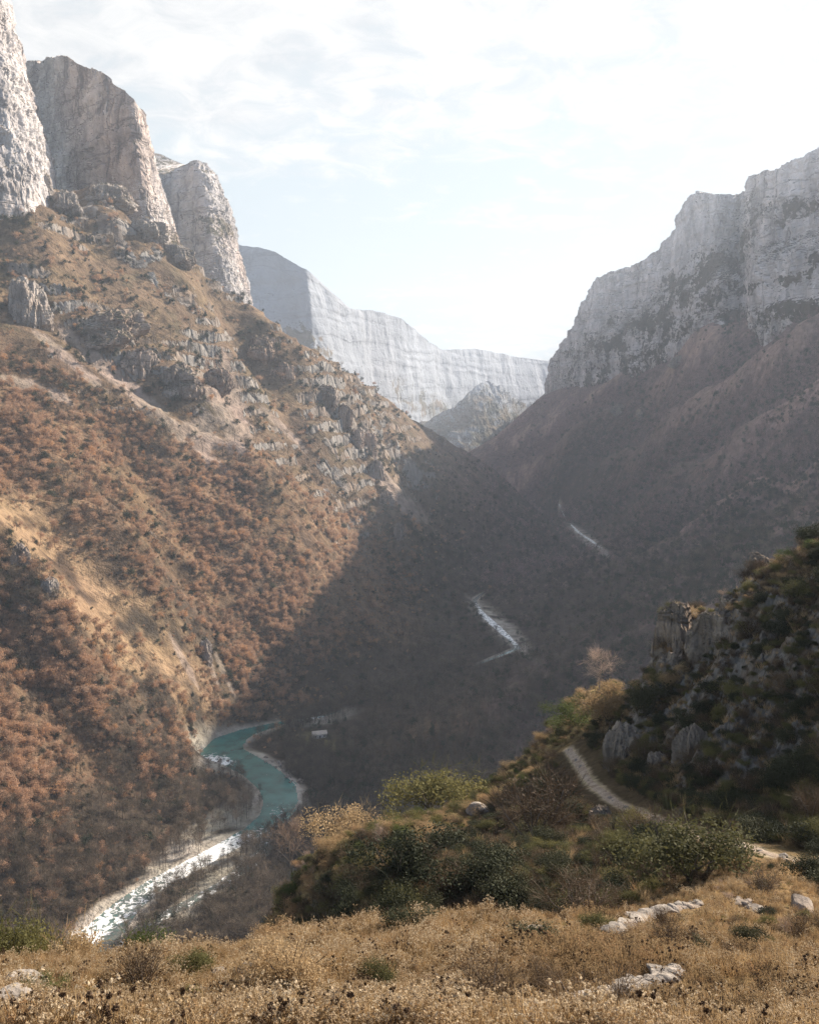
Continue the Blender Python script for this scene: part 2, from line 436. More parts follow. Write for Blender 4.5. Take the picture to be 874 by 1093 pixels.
# visibility from the trail
runmax = np.maximum.accumulate(Z / Yg, axis=0)
VIS = (Z / Yg) >= runmax - 1e-4

# ---- colours of soil and ground cover, with some light and shade painted in
def C(*c): return np.array(c)
n_a = fbm(Xg * .01, Yg * .01, 3.1, 5); n_b = fbm(Xg * .04, Yg * .04, 6.1, 4)
col = np.zeros(Z.shape + (3,)); col[:] = C(.095, .062, .042)
def paint(mask, c):
    global col
    col = col * (1 - mask[..., None]) + C(*c) * mask[..., None]
paint(right, (.16, .098, .094))
RGM = RIGHTG / 30
RP = .5 * RGM + fbm(dr * .0030 + 6 * n_a, ar * .0085 + .35 * n_b, 12.1, 5) + .25 * n_b
paint(right * sstep(.0, .45, RP) * .85, (.36, .235, .20))  # paler grass patches, with ridges lightened to paint in relief shading
tanm = left * np.clip(sstep(-.12, .25, n_a + .3 * n_b + .55 * blob(PXg, PYg, 200, 340, 330, 110, 32, .6) - .05), 0, 1)
paint(tanm * .85, (.14, .094, .062))
paint(tanm * sstep(.0, .35, fbm(Xg * .02, Yg * .02, 5.5, 5)) * .6, (.22, .15, .092))
paint(tanm * sstep(.12, .4, fbm(Xg * .03 + 9, Yg * .03, 5.5, 5)) * .75, (.09, .07, .042))
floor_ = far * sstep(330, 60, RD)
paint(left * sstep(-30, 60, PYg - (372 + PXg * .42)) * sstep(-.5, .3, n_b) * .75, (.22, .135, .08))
paint(floor_ * .85 * (1 - .8 * left * sstep(60, 140, RD)), (.048, .038, .03))  # floor soil darkened to deepen the shade lying in the valley
paint(left * blob(PXg, PYg, 130, 660, 150, 42, 48, .6) * sstep(-.3, .1, n_b), (.26, .172, .105))
paint(left * blob(PXg, PYg, 30, 560, 60, 40, 20, .6) * sstep(-.3, .1, n_b), (.26, .172, .105))
scree = np.zeros(Z.shape)
for s in [(150,425,150,9,41),(40,415,45,7,22),(215,462,26,26,0),(245,430,20,52,-12),(425,528,50,8,42),(440,545,16,9,40),(196,705,4,36,-28),(225,710,3,30,-20),(240,720,3,32,-25),(75,385,60,6,40),(300,455,40,4,45)]:
    scree = np.maximum(scree, blob(PXg, PYg, *s, .6))
scree = left * sstep(.42, .75, scree + .9 * n_b * (scree > .02) + .35 * fbm(Xg * .15, Yg * .15, 1.0, 3))
paint(scree * .65, (.29, .225, .195))
gravel = np.where(Yg > 300, sstep(2.0, 1.1, RD / wid + barn * .9), 0) * sstep(3000, 2500, Yg) * sstep(1.7, 2.8, wid)
bar = far * np.maximum(blob(PXg, PYg, 222, 894, 84, 19, -36, .4), .8 * blob(PXg, PYg, 215, 955, 70, 12, -38, .7))
gravel = np.maximum(gravel, bar * sstep(-.5, 0, n_b))
for s in [(335,766,40,8,-8),(230,814,20,10,0),(628,577,26,5,38),(535,670,40,10,42)]:
    gravel = np.maximum(gravel, far * blob(PXg, PYg, *s, .5) * sstep(-.4, .1, n_b))
stain = sstep(-.2, .3, fbm(Xg * .09, Yg * .09, 2.2, 4))
paint(gravel, (.44, .385, .34))
hm_ = far * blob(PXg, PYg, 340, 792, 22, 10, 10, .6)
paint(hm_, (.15, .125, .06))
paint(gravel * stain * .45, (.22, .18, .15))
# near ground
paint(near, (.072, .05, .028))  # spur soil darkened to deepen the shade of its flank
paint(near * (1 - spur), (.25, .165, .08))
paint(near * (1 - spur) * sstep(0, .4, nz2), (.13, .085, .045))
paint(near * (1 - spur) * blob(PXg, PYg, 760, 1005, 190, 36, -6, .7) * .8, (.10, .066, .036))  # dark patch painting the shadow on the right of the field
paint(near * (1 - spur) * sstep(.05, .4, fbm(Xg * .22, Yg * .22, 9.3, 4)) * .6, (.14, .09, .05))
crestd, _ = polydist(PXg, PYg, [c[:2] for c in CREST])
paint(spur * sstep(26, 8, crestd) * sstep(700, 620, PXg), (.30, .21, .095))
paint(near * sstep(.8, .3, PD + .35 * nz2), (.36, .28, .2))
rock = np.clip(ledge_rock * sstep(.0, .3, fbm(Xg * .05, Yg * .05, 4.0, 4)) * 1.0 + left * sstep(1.8, 2.6, SLOPE + .5 * n_b) * .9 * sstep(90, 190, RD) + .35 * rib * sstep(.15, .6, ridged(Xg * .03, Yg * .03, .2, 4)) * .9, 0, 1)
rock = np.maximum(rock, left * blob(PXg, PYg, 110, 235, 150, 20, 42, .6) * sstep(-.15, .15, n_b) * .95)
rock = np.maximum(rock, spur * np.clip(sstep(.7, 1.4, SLOPE) * .35 + crag * sstep(.1, .45, ridged(Xg * .16, Yg * .16, Zg * .10, 5, .6)) * .9, 0, 1))
rock *= (1 - scree)
rock *= 1 - np.clip(gravel, 0, 1)

iN = int(np.searchsorted(gl, log(150)))
for nm, a, b, s in (('ground', 0, iN + 1, .35), ('terrain', iN, len(gl), 6.0)):
    V = np.stack([Xg[a:b], Yg[a:b], Z[a:b]], -1).reshape(-1, 3)
    o = mesh_np(nm, V, grid_faces(b - a, len(gx)), terrain_material(nm, s, .45 if nm == 'ground' else .62), None, True,  # near rock tone lowered to deepen the spur's shade
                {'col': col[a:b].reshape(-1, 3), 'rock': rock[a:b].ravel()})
    tag(o, kind='structure')
    o['label'] = 'dry terraced hillside with a rocky spur in front' if nm == 'ground' else 'wooded mountainsides and floor of the deep gorge'
# ------------------------------------------------------------------ limestone walls: lofted from foot to rim, with a cap running back over the plateau
def crom(P, n):
    """Catmull-Rom resampling of points by chord length"""
    P = np.asarray(P, float)
    d = np.concatenate([[0], np.cumsum(np.maximum(np.linalg.norm(np.diff(P[:, :3], axis=0), axis=1), 1e-3))])
    t = np.linspace(0, d[-1], n); Q = np.vstack([2 * P[0] - P[1], P, 2 * P[-1] - P[-2]])
    i = np.clip(np.searchsorted(d, t, side='right') - 1, 0, len(P) - 2)
    u = ((t - d[i]) / (d[i + 1] - d[i]))[:, None]
    p0, p1, p2, p3 = Q[i], Q[i + 1], Q[i + 2], Q[i + 3]
    # damped tangents keep sharp corners from overshooting
    m1, m2 = (p2 - p0) * .32, (p3 - p1) * .32
    return (2*u**3 - 3*u**2 + 1) * p1 + (u**3 - 2*u**2 + u) * m1 + (-2*u**3 + 3*u**2) * p2 + (u**3 - u**2) * m2

def cliff(name, label, cols, nu, nv, mat, amp, seed, center=None, back=(0, 400, 0), ncap=26, foot=.14, rimnoise=1.0, ledge=None, lean=0.0, steps=0.0, relief=1.0, flute=1.15, butt=1.7):
    B = np.array([P3(*c[0]) for c in cols]); Tp = np.array([P3(*c[1]) for c in cols])
    BT = crom(np.concatenate([Tp, B], 1), nu); Tp, B = BT[:, :3], BT[:, 3:]
    v = np.linspace(-foot, 1, nv)[:, None, None]
    # profile: steep above, splayed at the foot
    prof = np.where(v > 0, v, v)
    S = B[None] + (Tp - B)[None] * prof
    if steps:
        # broad set-backs with sloping shelves between tiers
        hor = (Tp - B)[None] * np.array([1, 1, 0])
        wob = .06 * gn(np.arange(nu)[None] * 6.0 / nu, seed, 0)[..., None]
        vv = v + wob
        S = S + hor * (steps * (sstep(.42, .60, vv) - vv * .9) * (v > 0))
    du = np.gradient(S, axis=1); dv = np.gradient(S, axis=0)
    N = np.cross(du, dv); N[..., 2] *= .25; N /= np.linalg.norm(N, axis=-1, keepdims=True) + 1e-9
    if (N * S).sum(-1).mean() > 0: N = -N        # outward = towards the gorge
    x, y, z = S[..., 0] + seed * 131., S[..., 1], S[..., 2]
    a = amp
    d = a * butt * fbm(x / (9 * a), y / (9 * a), z / (16 * a), 3)                       # buttresses
    d += a * flute * ridged(x / (3.4 * a), y / (3.4 * a), z / (9 * a), 5, .6)             # flutes and cracks
    zl = z + 1.6 * a * fbm(x / (14 * a), y / (14 * a), z / (14 * a), 3)
    lay = gn(zl / (1.7 * a), x / (40 * a), y / (40 * a)); d += a * .34 * np.sign(lay) * np.abs(lay) ** .6   # bedding
    d += a * .27 * ridged(x / (1.0 * a), y / (1.0 * a), z / (2.2 * a), 4, .62)             # blocks
    fade = sstep(-.05, .05, v[..., 0])
    S = S + N * (d * relief * (.35 + .65 * fade))[..., None]
    rim = fbm(x[-1] / (5 * a), y[-1] / (5 * a), seed, 4) * a * 1.3 * rimnoise + ridged(x[-1] / (1.6 * a), y[-1] / (1.6 * a), seed + 2, 3) * a * .55 * rimnoise
    S[..., 2] += rim[None] * sstep(.55, 1, v[..., 0])
    # cap
    R = S[-1]; caps = []
    for j in range(1, ncap + 1):
        s = j / ncap
        Cc = (np.array(center)[None] if center is not None else R + np.array(back)[None])
        q = R * (1 - s ** 1.3) + Cc * s ** 1.3
        q = q.copy(); q[:, 2] += (fbm(q[:, 0] / (6 * a), q[:, 1] / (6 * a), seed, 4) * 1.6 * a * relief + lean * a * sin(pi * min(1, s * 1.2)) ) * min(1, s * 3) * (1 - .6 * s)
        caps.append(q)
    V = np.concatenate([S, np.array(caps)], 0)
    veg = np.zeros(V.shape[:2])
    if ledge is not None:
        px, py = project(V[..., 0], V[..., 1], V[..., 2])
        nn = fbm(V[..., 0] / (7 * a), V[..., 1] / (7 * a), V[..., 2] / (5 * a), 5)
        for b in ledge: veg = np.maximum(veg, blob(px, py, *b, .7) * (.75 + 1.6 * nn))
    o = mesh_np(name, V.reshape(-1, 3), grid_faces(V.shape[0], nu), mat, None, False, {'veg': veg.ravel()})
    tag(o, label, kind='structure')
    return o, V

LM1 = limestone('limestone_warm', 3.2, .6, .8, (1.22, 1.15, 1.13))
LM2 = limestone('limestone_grey', 4.0, .5, .8, (1.15, 1.1, 1.1))
LM3 = limestone('limestone_far_haze_tint', 9.0, .2, .6, (.72, .78, .87), 1.0, .12, .35)  # grey-blue tint, low contrast and weak bump paint haze onto the far rock
LM4 = limestone('limestone_right', 4.0, .1, 1.0, (1.4, 1.35, 1.4), .6)

def cen(px, py, y): return tuple(P3(px, py, y))

cliff('mountain', 'limestone wall cut off by the left edge, nearest of the towers', [((-340,200,880),(-400,-250,1000)),((-170,222,1010),(-270,-260,1120)),((-70,215,1090),(-170,-270,1170)),((-20,205,1120),(-100,-250,1180)),((24,200,1150),(-60,-200,1210)),((50,196,1230),(-50,-170,1290)),((56,198,1450),(-48,-160,1520))],
      420, 400, LM1, 9.0, 1, back=(-200, 200, 30), ncap=8)
cliff('mountain', 'broad flat-topped limestone tower with a warm orange face', [((-60,190,1760),(28,84,1800)),((10,205,1600),(31,70,1690)),((75,222,1470),(68,64,1560)),((124,252,1400),(104,78,1480)),((156,280,1345),(138,103,1420)),((179,294,1370),(147,120,1440)),((196,303,1500),(150,138,1590)),((203,308,1680),(152,155,1790)),((205,310,1850),(154,168,1980))],
      440, 330, LM1, 8.0, 2, center=cen(80, 70, 1850), ncap=14, ledge=[(190,270,12,30,-20),(120,250,40,8,35)])
cliff('mountain', 'narrow grey limestone tower with a domed summit', [((120,330,2350),(150,158,2400)),((170,335,2060),(168,186,2130)),((205,338,1960),(186,185,2050)),((236,342,1880),(208,173,2000)),((256,344,1900),(226,182,2040)),((267,344,2060),(238,212,2180)),((270,346,2300),(242,222,2450))],
      330, 270, LM2, 8.5, 3, center=cen(200, 176, 2350), ncap=14, ledge=[(225,240,30,10,20)])
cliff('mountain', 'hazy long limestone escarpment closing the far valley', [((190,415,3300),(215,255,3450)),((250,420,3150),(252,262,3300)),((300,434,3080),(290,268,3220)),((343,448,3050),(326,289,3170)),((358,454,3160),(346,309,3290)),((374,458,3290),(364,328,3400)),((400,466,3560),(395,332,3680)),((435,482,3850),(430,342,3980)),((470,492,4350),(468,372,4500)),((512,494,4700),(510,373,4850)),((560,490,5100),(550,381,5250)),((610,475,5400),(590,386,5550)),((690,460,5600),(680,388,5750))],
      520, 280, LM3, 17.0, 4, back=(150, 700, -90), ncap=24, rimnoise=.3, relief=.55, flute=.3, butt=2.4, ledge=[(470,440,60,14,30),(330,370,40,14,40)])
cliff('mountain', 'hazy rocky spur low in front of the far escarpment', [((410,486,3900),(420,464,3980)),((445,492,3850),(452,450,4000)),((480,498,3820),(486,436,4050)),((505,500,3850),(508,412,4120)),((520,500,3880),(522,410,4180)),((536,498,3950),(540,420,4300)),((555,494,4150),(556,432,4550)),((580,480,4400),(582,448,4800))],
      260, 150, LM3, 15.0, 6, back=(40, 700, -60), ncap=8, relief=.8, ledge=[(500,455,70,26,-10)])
RC = [((545,478,3900),(572,450,4000)),((566,452,3500),(584,416,3600)),((596,436,3120),(590,386,3230)),((620,425,2900),(612,350,3030)),((650,412,2720),(637,300,2860)),((690,400,2500),(688,279,2640)),((712,394,2380),(715,254,2520)),((735,386,2250),(738,210,2360)),((765,380,2120),(768,208,2230)),((788,376,2120),(792,208,2280)),((800,372,2060),(798,204,2180)),((808,366,1930),(805,188,2040)),((840,360,1820),(836,182,1940)),((874,354,1740),(868,164,1860)),((960,325,1500),(960,105,1620)),((1150,260,1230),(1150,-14,1350)),((1450,200,900),(1450,-90,1040)),((1900,130,720),(1900,-220,860))]
cliff('mountain', 'tiered grey limestone cliffs above the wooded right mountainside', RC, 720, 360, LM4, 10.0, 5, back=(250, 330, 40), ncap=12, steps=.5,
      ledge=[(735,300,70,20,-38),(690,345,110,26,-28),(650,400,90,14,-30),(790,262,12,60,15),(835,225,22,14,-10),(860,222,20,12,-10),(800,340,80,16,-10),(860,340,50,20,-5),(720,390,140,18,-20),(835,300,60,8,-15),(870,275,30,7,-10)])
# ------------------------------------------------------------------ plant builders (arrays of vertices and faces)
def rot_to(dirs):
    return dirs / (np.linalg.norm(dirs, axis=-1, keepdims=True) + 1e-9)

def leafcloud(rg, n, lobes, size, shell=.55, flat=.0, up=.15, jag=.35):
    """n leaf-clump quads spread through ellipsoid lobes (cx,cy,cz,rx,ry,rz)"""
    L = np.array(lobes, float); wts = L[:, 3] * L[:, 4] * L[:, 5]; wts = wts ** .75; wts /= wts.sum()
    i = rg.choice(len(L), n, p=wts)
    d = rot_to(rg.normal(size=(n, 3)))
    r = rg.random(n) ** shell * .97 + rg.random(n) * .08
    # holes and tufts
    tuft = gn(d[:, 0] * 2.6 + L[i, 0] * 3, d[:, 1] * 2.6 + L[i, 1] * 3, d[:, 2] * 2.6 + L[i, 2] * 3)
    r = r * (1 + jag * tuft)
    c = L[i, :3] + d * r[:, None] * L[i, 3:6]
    nrm = rot_to(d * .6 + rg.normal(size=(n, 3)) * .75 + np.array([0, 0, up]))
    a = rot_to(np.cross(nrm, rg.normal(size=(n, 3)))); b = np.cross(nrm, a)
    s = size * (.55 + .9 * rg.random(n))[:, None]
    a = a * s; b = b * s * (.45 + .4 * rg.random(n))[:, None]
    bend = nrm * s * .25 * rg.normal(size=(n, 1))
    V = np.stack([c - a, c - b * .9 + bend, c + a, c + b + bend], 1).reshape(-1, 3)
    Fq = np.arange(4 * n).reshape(-1, 4)
    return V, Fq

def tube(pts, rad, sides=5):
    pts = np.asarray(pts, float); n = len(pts)
    tg = rot_to(np.gradient(pts, axis=0))
    ref = np.array([.3, .9, .2]); a = rot_to(np.cross(tg, ref)); b = np.cross(tg, a)
    th = np.linspace(0, 2 * pi, sides, endpoint=False)
    V = pts[:, None] + (a[:, None] * np.cos(th)[None, :, None] + b[:, None] * np.sin(th)[None, :, None]) * np.asarray(rad)[:, None, None]
    i = np.arange(n - 1)[:, None] * sides; j = np.arange(sides)[None]; j2 = (j + 1) % sides
    Fq = np.stack([i + j, i + j2, i + sides + j2, i + sides + j], -1).reshape(-1, 4)
    return V.reshape(-1, 3), Fq

def merge(parts):
    Vs, Fs, o = [], [], 0
    for V, f in parts:
        Vs.append(V); Fs.append(np.asarray(f) + o); o += len(V)
    return np.concatenate(Vs), np.concatenate(Fs)

def curve_to(rg, p, d, ln, n=4, wob=.18, lift=.25):
    pts = [np.array(p, float)]; d = np.array(d, float)
    for i in range(n):
        d = d + rg.normal(size=3) * wob; d[2] += lift / n; d /= np.linalg.norm(d)
        pts.append(pts[-1] + d * ln / n)
    return np.array(pts), d

def spray(rg, base, dirs, ln, wd):
    """thin twig triangles (as narrow quads) from base points"""
    n = len(base)
    side = rot_to(np.cross(dirs, rg.normal(size=(n, 3)))) * wd[:, None]
    mid = base + dirs * ln[:, None] * .55 + rg.normal(size=(n, 3)) * ln[:, None] * .07
    tip = base + dirs * ln[:, None]
    V = np.stack([base - side, mid - side * .6, tip, mid + side * .6], 1).reshape(-1, 3)
    return V, np.arange(4 * n).reshape(-1, 4)

def skeleton(rg, h, trunk_r, limbs=6, fork=.25, spread=.75, subs=5, sides=5, lean=.06):
    """trunk and limbs as tapered tubes; returns wood and twig start points"""
    wood = []; tips = []; tdir = []
    tp, _ = curve_to(rg, (0, 0, -.03 * h), (rg.normal() * lean, rg.normal() * lean, 1), h * .85, 6, .06, .1)
    wood.append(tube(tp, trunk_r * np.linspace(1, .18, len(tp)) ** .9, sides + 1))
    for i in range(limbs):
        f = fork + (1 - fork) * (i + rg.random() * .6) / limbs * .9
        k = f * (len(tp) - 1); k0 = int(min(k, len(tp) - 2)); p = tp[k0] + (tp[k0 + 1] - tp[k0]) * (k - k0)
        az = i * 2.4 + rg.random() * .8
        d = np.array([cos(az) * spread, sin(az) * spread, .75 + .35 * rg.random()]); d /= np.linalg.norm(d)
        ln = h * (.52 - .3 * f) * (.8 + .5 * rg.random())
        lp, ld = curve_to(rg, p, d, ln, 4, .16, .35)
        wood.append(tube(lp, trunk_r * (.5 - .25 * f) * np.linspace(1, .25, len(lp)), sides))
        for j in range(subs):
            q = .3 + .7 * (j + rg.random()) / subs; kk = q * (len(lp) - 1); k1 = int(min(kk, len(lp) - 2))
            pp = lp[k1] + (lp[k1 + 1] - lp[k1]) * (kk - k1)
            dd = rot_to(ld * .6 + rg.normal(size=3) * .6 + np.array([0, 0, .3]))
            sp, sd_ = curve_to(rg, pp, dd, ln * .45 * (.7 + .5 * rg.random()), 3, .2, .2)
            wood.append(tube(sp, trunk_r * .16 * np.linspace(1, .3, len(sp)), 3))
            for q2 in (1, 2, 3): tips.append(sp[q2]); tdir.append(sd_)
    return merge(wood), np.array(tips), np.array(tdir)

def twigs(rg, tips, tdir, per, ln, wd):
    b = np.repeat(tips, per, 0); d = rot_to(np.repeat(tdir, per, 0) * .55 + rg.normal(size=(len(b), 3)) * .6 + np.array([0, 0, .28]))
    n = len(b)
    return spray(rg, b + rg.normal(size=(n, 3)) * ln * .1, d, ln * (.5 + rg.random(n)), wd * (.6 + .7 * rg.random(n)))

# ---- materials
BARK = plain('bark', (.085, .066, .052), .95, .35, 4)
PALEBARK = plain('pale_bark', (.19, .155, .13), .95, .3, 4)
TWIG = leaf_material('bare_twigs', [(.05, .039, .026), (.088, .066, .044), (.20, .15, .105), (.115, .083, .056), (.052, .044, .028)], .12)  # colours lowered to deepen the shade of the valley floor woods
TWIG_P = leaf_material('purple_twigs', [(.09, .054, .054), (.24, .15, .135), (.46, .30, .26), (.16, .10, .09)], .12)
RUST = leaf_material('rust_leaves', [(.25, .15, .095), (.39, .235, .145), (.50, .31, .195), (.42, .28, .19), (.57, .30, .13)], .45)
EVER = leaf_material('evergreen_leaves', [(.022, .030, .017), (.034, .042, .022), (.048, .056, .028)], .12)
GREEN = leaf_material('bright_shrub_leaves', [(.055, .072, .02), (.085, .10, .03), (.125, .135, .042)], .4)
OLIVE = leaf_material('olive_shrub_leaves', [(.075, .07, .028), (.115, .105, .038), (.17, .145, .05)], .38)
GOLD = leaf_material('golden_shrub_leaves', [(.22, .145, .075), (.33, .225, .115), (.42, .30, .165), (.35, .205, .10)], .42)  # leaf colours brightened to carry the golden light on the crest
BROWN = leaf_material('brown_shrub_twigs', [(.055, .036, .022), (.09, .06, .036), (.14, .095, .055)], .25)
DARK = leaf_material('dark_shrub_leaves', [(.024, .027, .013), (.038, .040, .018), (.06, .056, .026)], .18)  # leaf colours darkened to add to the shade of the spur flank
STRAW = leaf_material('dry_straw', [(.20, .12, .055), (.33, .215, .105), (.47, .33, .17), (.32, .18, .08)], .45)
PALETWIG = leaf_material('pale_twigs', [(.22, .15, .11), (.32, .225, .165), (.40, .29, .22)], .3)
PALEHEAD = leaf_material('dry_flower_heads', [(.34, .24, .14), (.46, .35, .22), (.58, .47, .32)], .4)
SEED = leaf_material('dark_seed_heads', [(.05, .03, .018), (.08, .048, .028), (.11, .07, .04)], .1)

def proto(name, mats, parts):
    """one mesh with a material per part; parts: [(V,F),...]"""
    V, Fq = merge(parts); fm = np.concatenate([np.full(len(p[1]), i) for i, p in enumerate(parts)])
    return mesh_np(name, V, Fq, mats, None, False, None, fm, link=False)

def rust_tree(seed, h=1.0):
    rg = np.random.default_rng(seed)
    wood, tips, td = skeleton(rg, h, .022 * h, 5, .2, .9, 3, 3)
    lobes = [(rg.normal() * .14 * h, rg.normal() * .14 * h, h * (.42 + .38 * rg.random()), h * (.2 + .1 * rg.random()), h * (.2 + .1 * rg.random()), h * (.17 + .1 * rg.random())) for _ in range(6)]
    return wood, merge([leafcloud(rg, 520, lobes, .030 * h, .75, jag=.6), twigs(rg, tips, td, 2, .2 * h, .006 * h)])
def bare_tree(seed, h=1.0, limbs=7, per=5, wide=1.0, r=.017):
    rg = np.random.default_rng(seed)
    wood, tips, td = skeleton(rg, h, r * h, limbs, .25, .7 * wide, 4, 4)
    return wood, twigs(rg, tips, td, per, .16 * h, .0042 * h)
def ever_tree(seed, h=1.0, conic=0.0):
    rg = np.random.default_rng(seed)
    if conic:
        lobes = [(rg.normal() * .03, rg.normal() * .03, h * (.15 + .13 * i), h * (.23 - .034 * i), h * (.23 - .034 * i), h * .12) for i in range(6)]
    else:
        lobes = [(rg.normal() * .17 * h, rg.normal() * .17 * h, h * (.3 + .42 * rg.random()), h * (.24 + .1 * rg.random()), h * (.24 + .1 * rg.random()), h * (.18 + .1 * rg.random())) for _ in range(6)]
    tr, _ = curve_to(rg, (0, 0, -.03), (0, 0, 1), h * .6, 4, .05, 0)
    return tube(tr, h * .025 * np.linspace(1, .3, 5), 4), leafcloud(rg, 480, lobes, .040 * h, .5, jag=.5)

def scatter_object(name, label, pos, rot, scl, idx, protos, kind='stuff'):
    """one object whose geometry nodes place prototype plants on its points"""
    pc = bpy.data.collections.new(name + '_kinds')
    for i, p in enumerate(protos):
        p.name = '%s_kind_%02d' % (name, i); pc.objects.link(p)
    me = bpy.data.meshes.new(name)
    me.vertices.add(len(pos)); me.vertices.foreach_set('co', np.asarray(pos, np.float32).ravel())
    a = me.attributes.new('rot', 'FLOAT_VECTOR', 'POINT'); a.data.foreach_set('vector', np.asarray(rot, np.float32).ravel())
    a = me.attributes.new('scl', 'FLOAT_VECTOR', 'POINT'); a.data.foreach_set('vector', np.asarray(scl, np.float32).ravel())
    a = me.attributes.new('idx', 'INT', 'POINT'); a.data.foreach_set('value', np.asarray(idx, np.int32))
    o = bpy.data.objects.new(name, me); COL.objects.link(o)
    ng = bpy.data.node_groups.new(name, 'GeometryNodeTree')
    ng.interface.new_socket('Geometry', in_out='INPUT', socket_type='NodeSocketGeometry')
    ng.interface.new_socket('Geometry', in_out='OUTPUT', socket_type='NodeSocketGeometry')
    gi = ng.nodes.new('NodeGroupInput'); go = ng.nodes.new('NodeGroupOutput')
    ip = ng.nodes.new('GeometryNodeInstanceOnPoints'); ci = ng.nodes.new('GeometryNodeCollectionInfo')
    ci.inputs[0].default_value = pc; ci.inputs[1].default_value = True; ci.inputs[2].default_value = True
    def na(nm, ty):
        n = ng.nodes.new('GeometryNodeInputNamedAttribute'); n.data_type = ty; n.inputs[0].default_value = nm; return n.outputs[0]
    e2r = ng.nodes.new('FunctionNodeEulerToRotation'); L = ng.links.new
    L(na('rot', 'FLOAT_VECTOR'), e2r.inputs[0])
    L(gi.outputs[0], ip.inputs['Points']); L(ci.outputs[0], ip.inputs['Instance']); ip.inputs['Pick Instance'].default_value = True
    L(na('idx', 'INT'), ip.inputs['Instance Index']); L(e2r.outputs[0], ip.inputs['Rotation']); L(na('scl', 'FLOAT_VECTOR'), ip.inputs['Scale'])
    L(ip.outputs[0], go.inputs[0])
    md = o.modifiers.new('scatter', 'NODES'); md.node_group = ng
    return tag(o, label, kind=kind)

# ---- image area of every ground cell as seen from the trail: how thickly the plants have to be sampled
_ax = PXg[1:, 1:] - PXg[:-1, :-1]; _ay = PYg[1:, 1:] - PYg[:-1, :-1]
_bx = PXg[:-1, 1:] - PXg[1:, :-1]; _by = PYg[:-1, 1:] - PYg[1:, :-1]
CELL = np.abs(_ax * _by - _ay * _bx) * .5
_v = VIS.astype(float); _v = np.maximum(np.maximum(_v[1:, 1:], _v[:-1, :-1]), np.maximum(_v[:-1, 1:], _v[1:, :-1]))
_dl = (gl[1:] - gl[:-1])[:, None] * (gx[1:] - gx[:-1])[None]
CELL = CELL * _v + _dl * 2500           # a thin sprinkling where the trail cannot see
cYc = Yg[:-1, :-1]; cPX = PXg[:-1, :-1]; cPY = PYg[:-1, :-1]
INF = ((cPX > -60) & (cPX < 934) & (cPY < 1130)).astype(float)
OUTF = ((cPX > -330) & (cPX < 1250)).astype(float) * .25
def cells(a): return a[:-1, :-1]
def sample(weight, n, rg):
    wgt = (CELL * weight * np.maximum(INF, OUTF)).ravel(); cs = np.cumsum(wgt)
    i = np.searchsorted(cs, rg.random(n) * cs[-1]); i = np.minimum(i, len(wgt) - 1)
    r, c = np.unravel_index(i, CELL.shape)
    u, v = rg.random(n), rg.random(n)
    X = gx[c] + (gx[c + 1] - gx[c]) * u; y = np.exp(gl[r] + (gl[r + 1] - gl[r]) * v)
    x = X * y; z = Hgt(x, y)
    px, py = project(x, y, z)
    return np.stack([x, y, z], 1), px, py
# ------------------------------------------------------------------ woods of the gorge
rg = np.random.default_rng(21)
cl_, cr_, cfar = cells(left), cells(right), cells(far)
cna, cnb = cells(n_a), cells(n_b)
cgr, csc, crk = cells(gravel), cells(scree), cells(rock)
crd = cells(RD / wid)
nowater = (crd > 1.05).astype(float)
valley = (cYc > 330).astype(float)
# how autumn-coloured: the lit lower flank of the left mountain
lowline = sstep(-30, 60, cPY - (372 + cPX * .42))            # below the ledges
rustz = cl_ * lowline * sstep(30, -70, cPX * .82 + (cPY - 700) * .75 - 330) * (1 - .85 * sstep(800, 900, cPY + (cPX - 60) * .35))
clear1 = cells(blob(PXg, PYg, 130, 660, 150, 38, 48, .6)); clear2 = cells(blob(PXg, PYg, 30, 560, 60, 36, 20, .6))
opening = np.clip(1 - .9 * np.maximum(clear1, clear2), 0, 1) * (1 - .93 * csc) * (1 - .8 * np.clip(crk, 0, 1)) * (1 - .97 * np.clip(1.3 * cgr, 0, 1)) * (1 - .96 * cells(bar)) * nowater * valley * (1 - .97 * cells(far * blob(PXg, PYg, 340, 791, 20, 10, 8, .6)))
patch = sstep(-.22, .12, .7 * cna + .5 * cnb + .6 * cells(fbm(Xg * .022, Yg * .022, 14.4, 3)))
w_rust = rustz * opening * (.12 + .88 * patch) + cl_ * (1 - lowline) * opening * .30 * sstep(.0, .3, cnb)
w_bare = (cl_ * (1 - rustz) * lowline + cr_ * cells(far)) * opening
w_bare = w_bare + .35 * cl_ * (1 - lowline) * opening * sstep(-.1, .25, cells(fbm(Xg * .012, Yg * .012, 41.4, 4)))
w_bare = w_bare * (cYc < 4200) + rustz * opening * (.12 + .5 * sstep(0, .3, cells(fbm(Xg * .012, Yg * .012, 21.4, 4))))
gapmask = cells(far * blob(PXg, PYg, 400, 620, 60, 50, 0, .8)) * .4
w_bare = w_bare * (1 - gapmask)
w_bare = w_bare + 5 * ((crd < 4.5) & (crd > 1.0) & (cPX > 305) & (cPX < 495) & (cYc > 600) & (cYc < 1100))
w_bare = w_bare + 3 * ((crd * cells(wid) < 22) & (crd > 1.0) & (cells(wid) < 2.2) & (cYc > 1100) & (cYc < 2800))
evp = sstep(.05, .4, cells(fbm(Xg * .007, Yg * .007, 9.9, 5)))
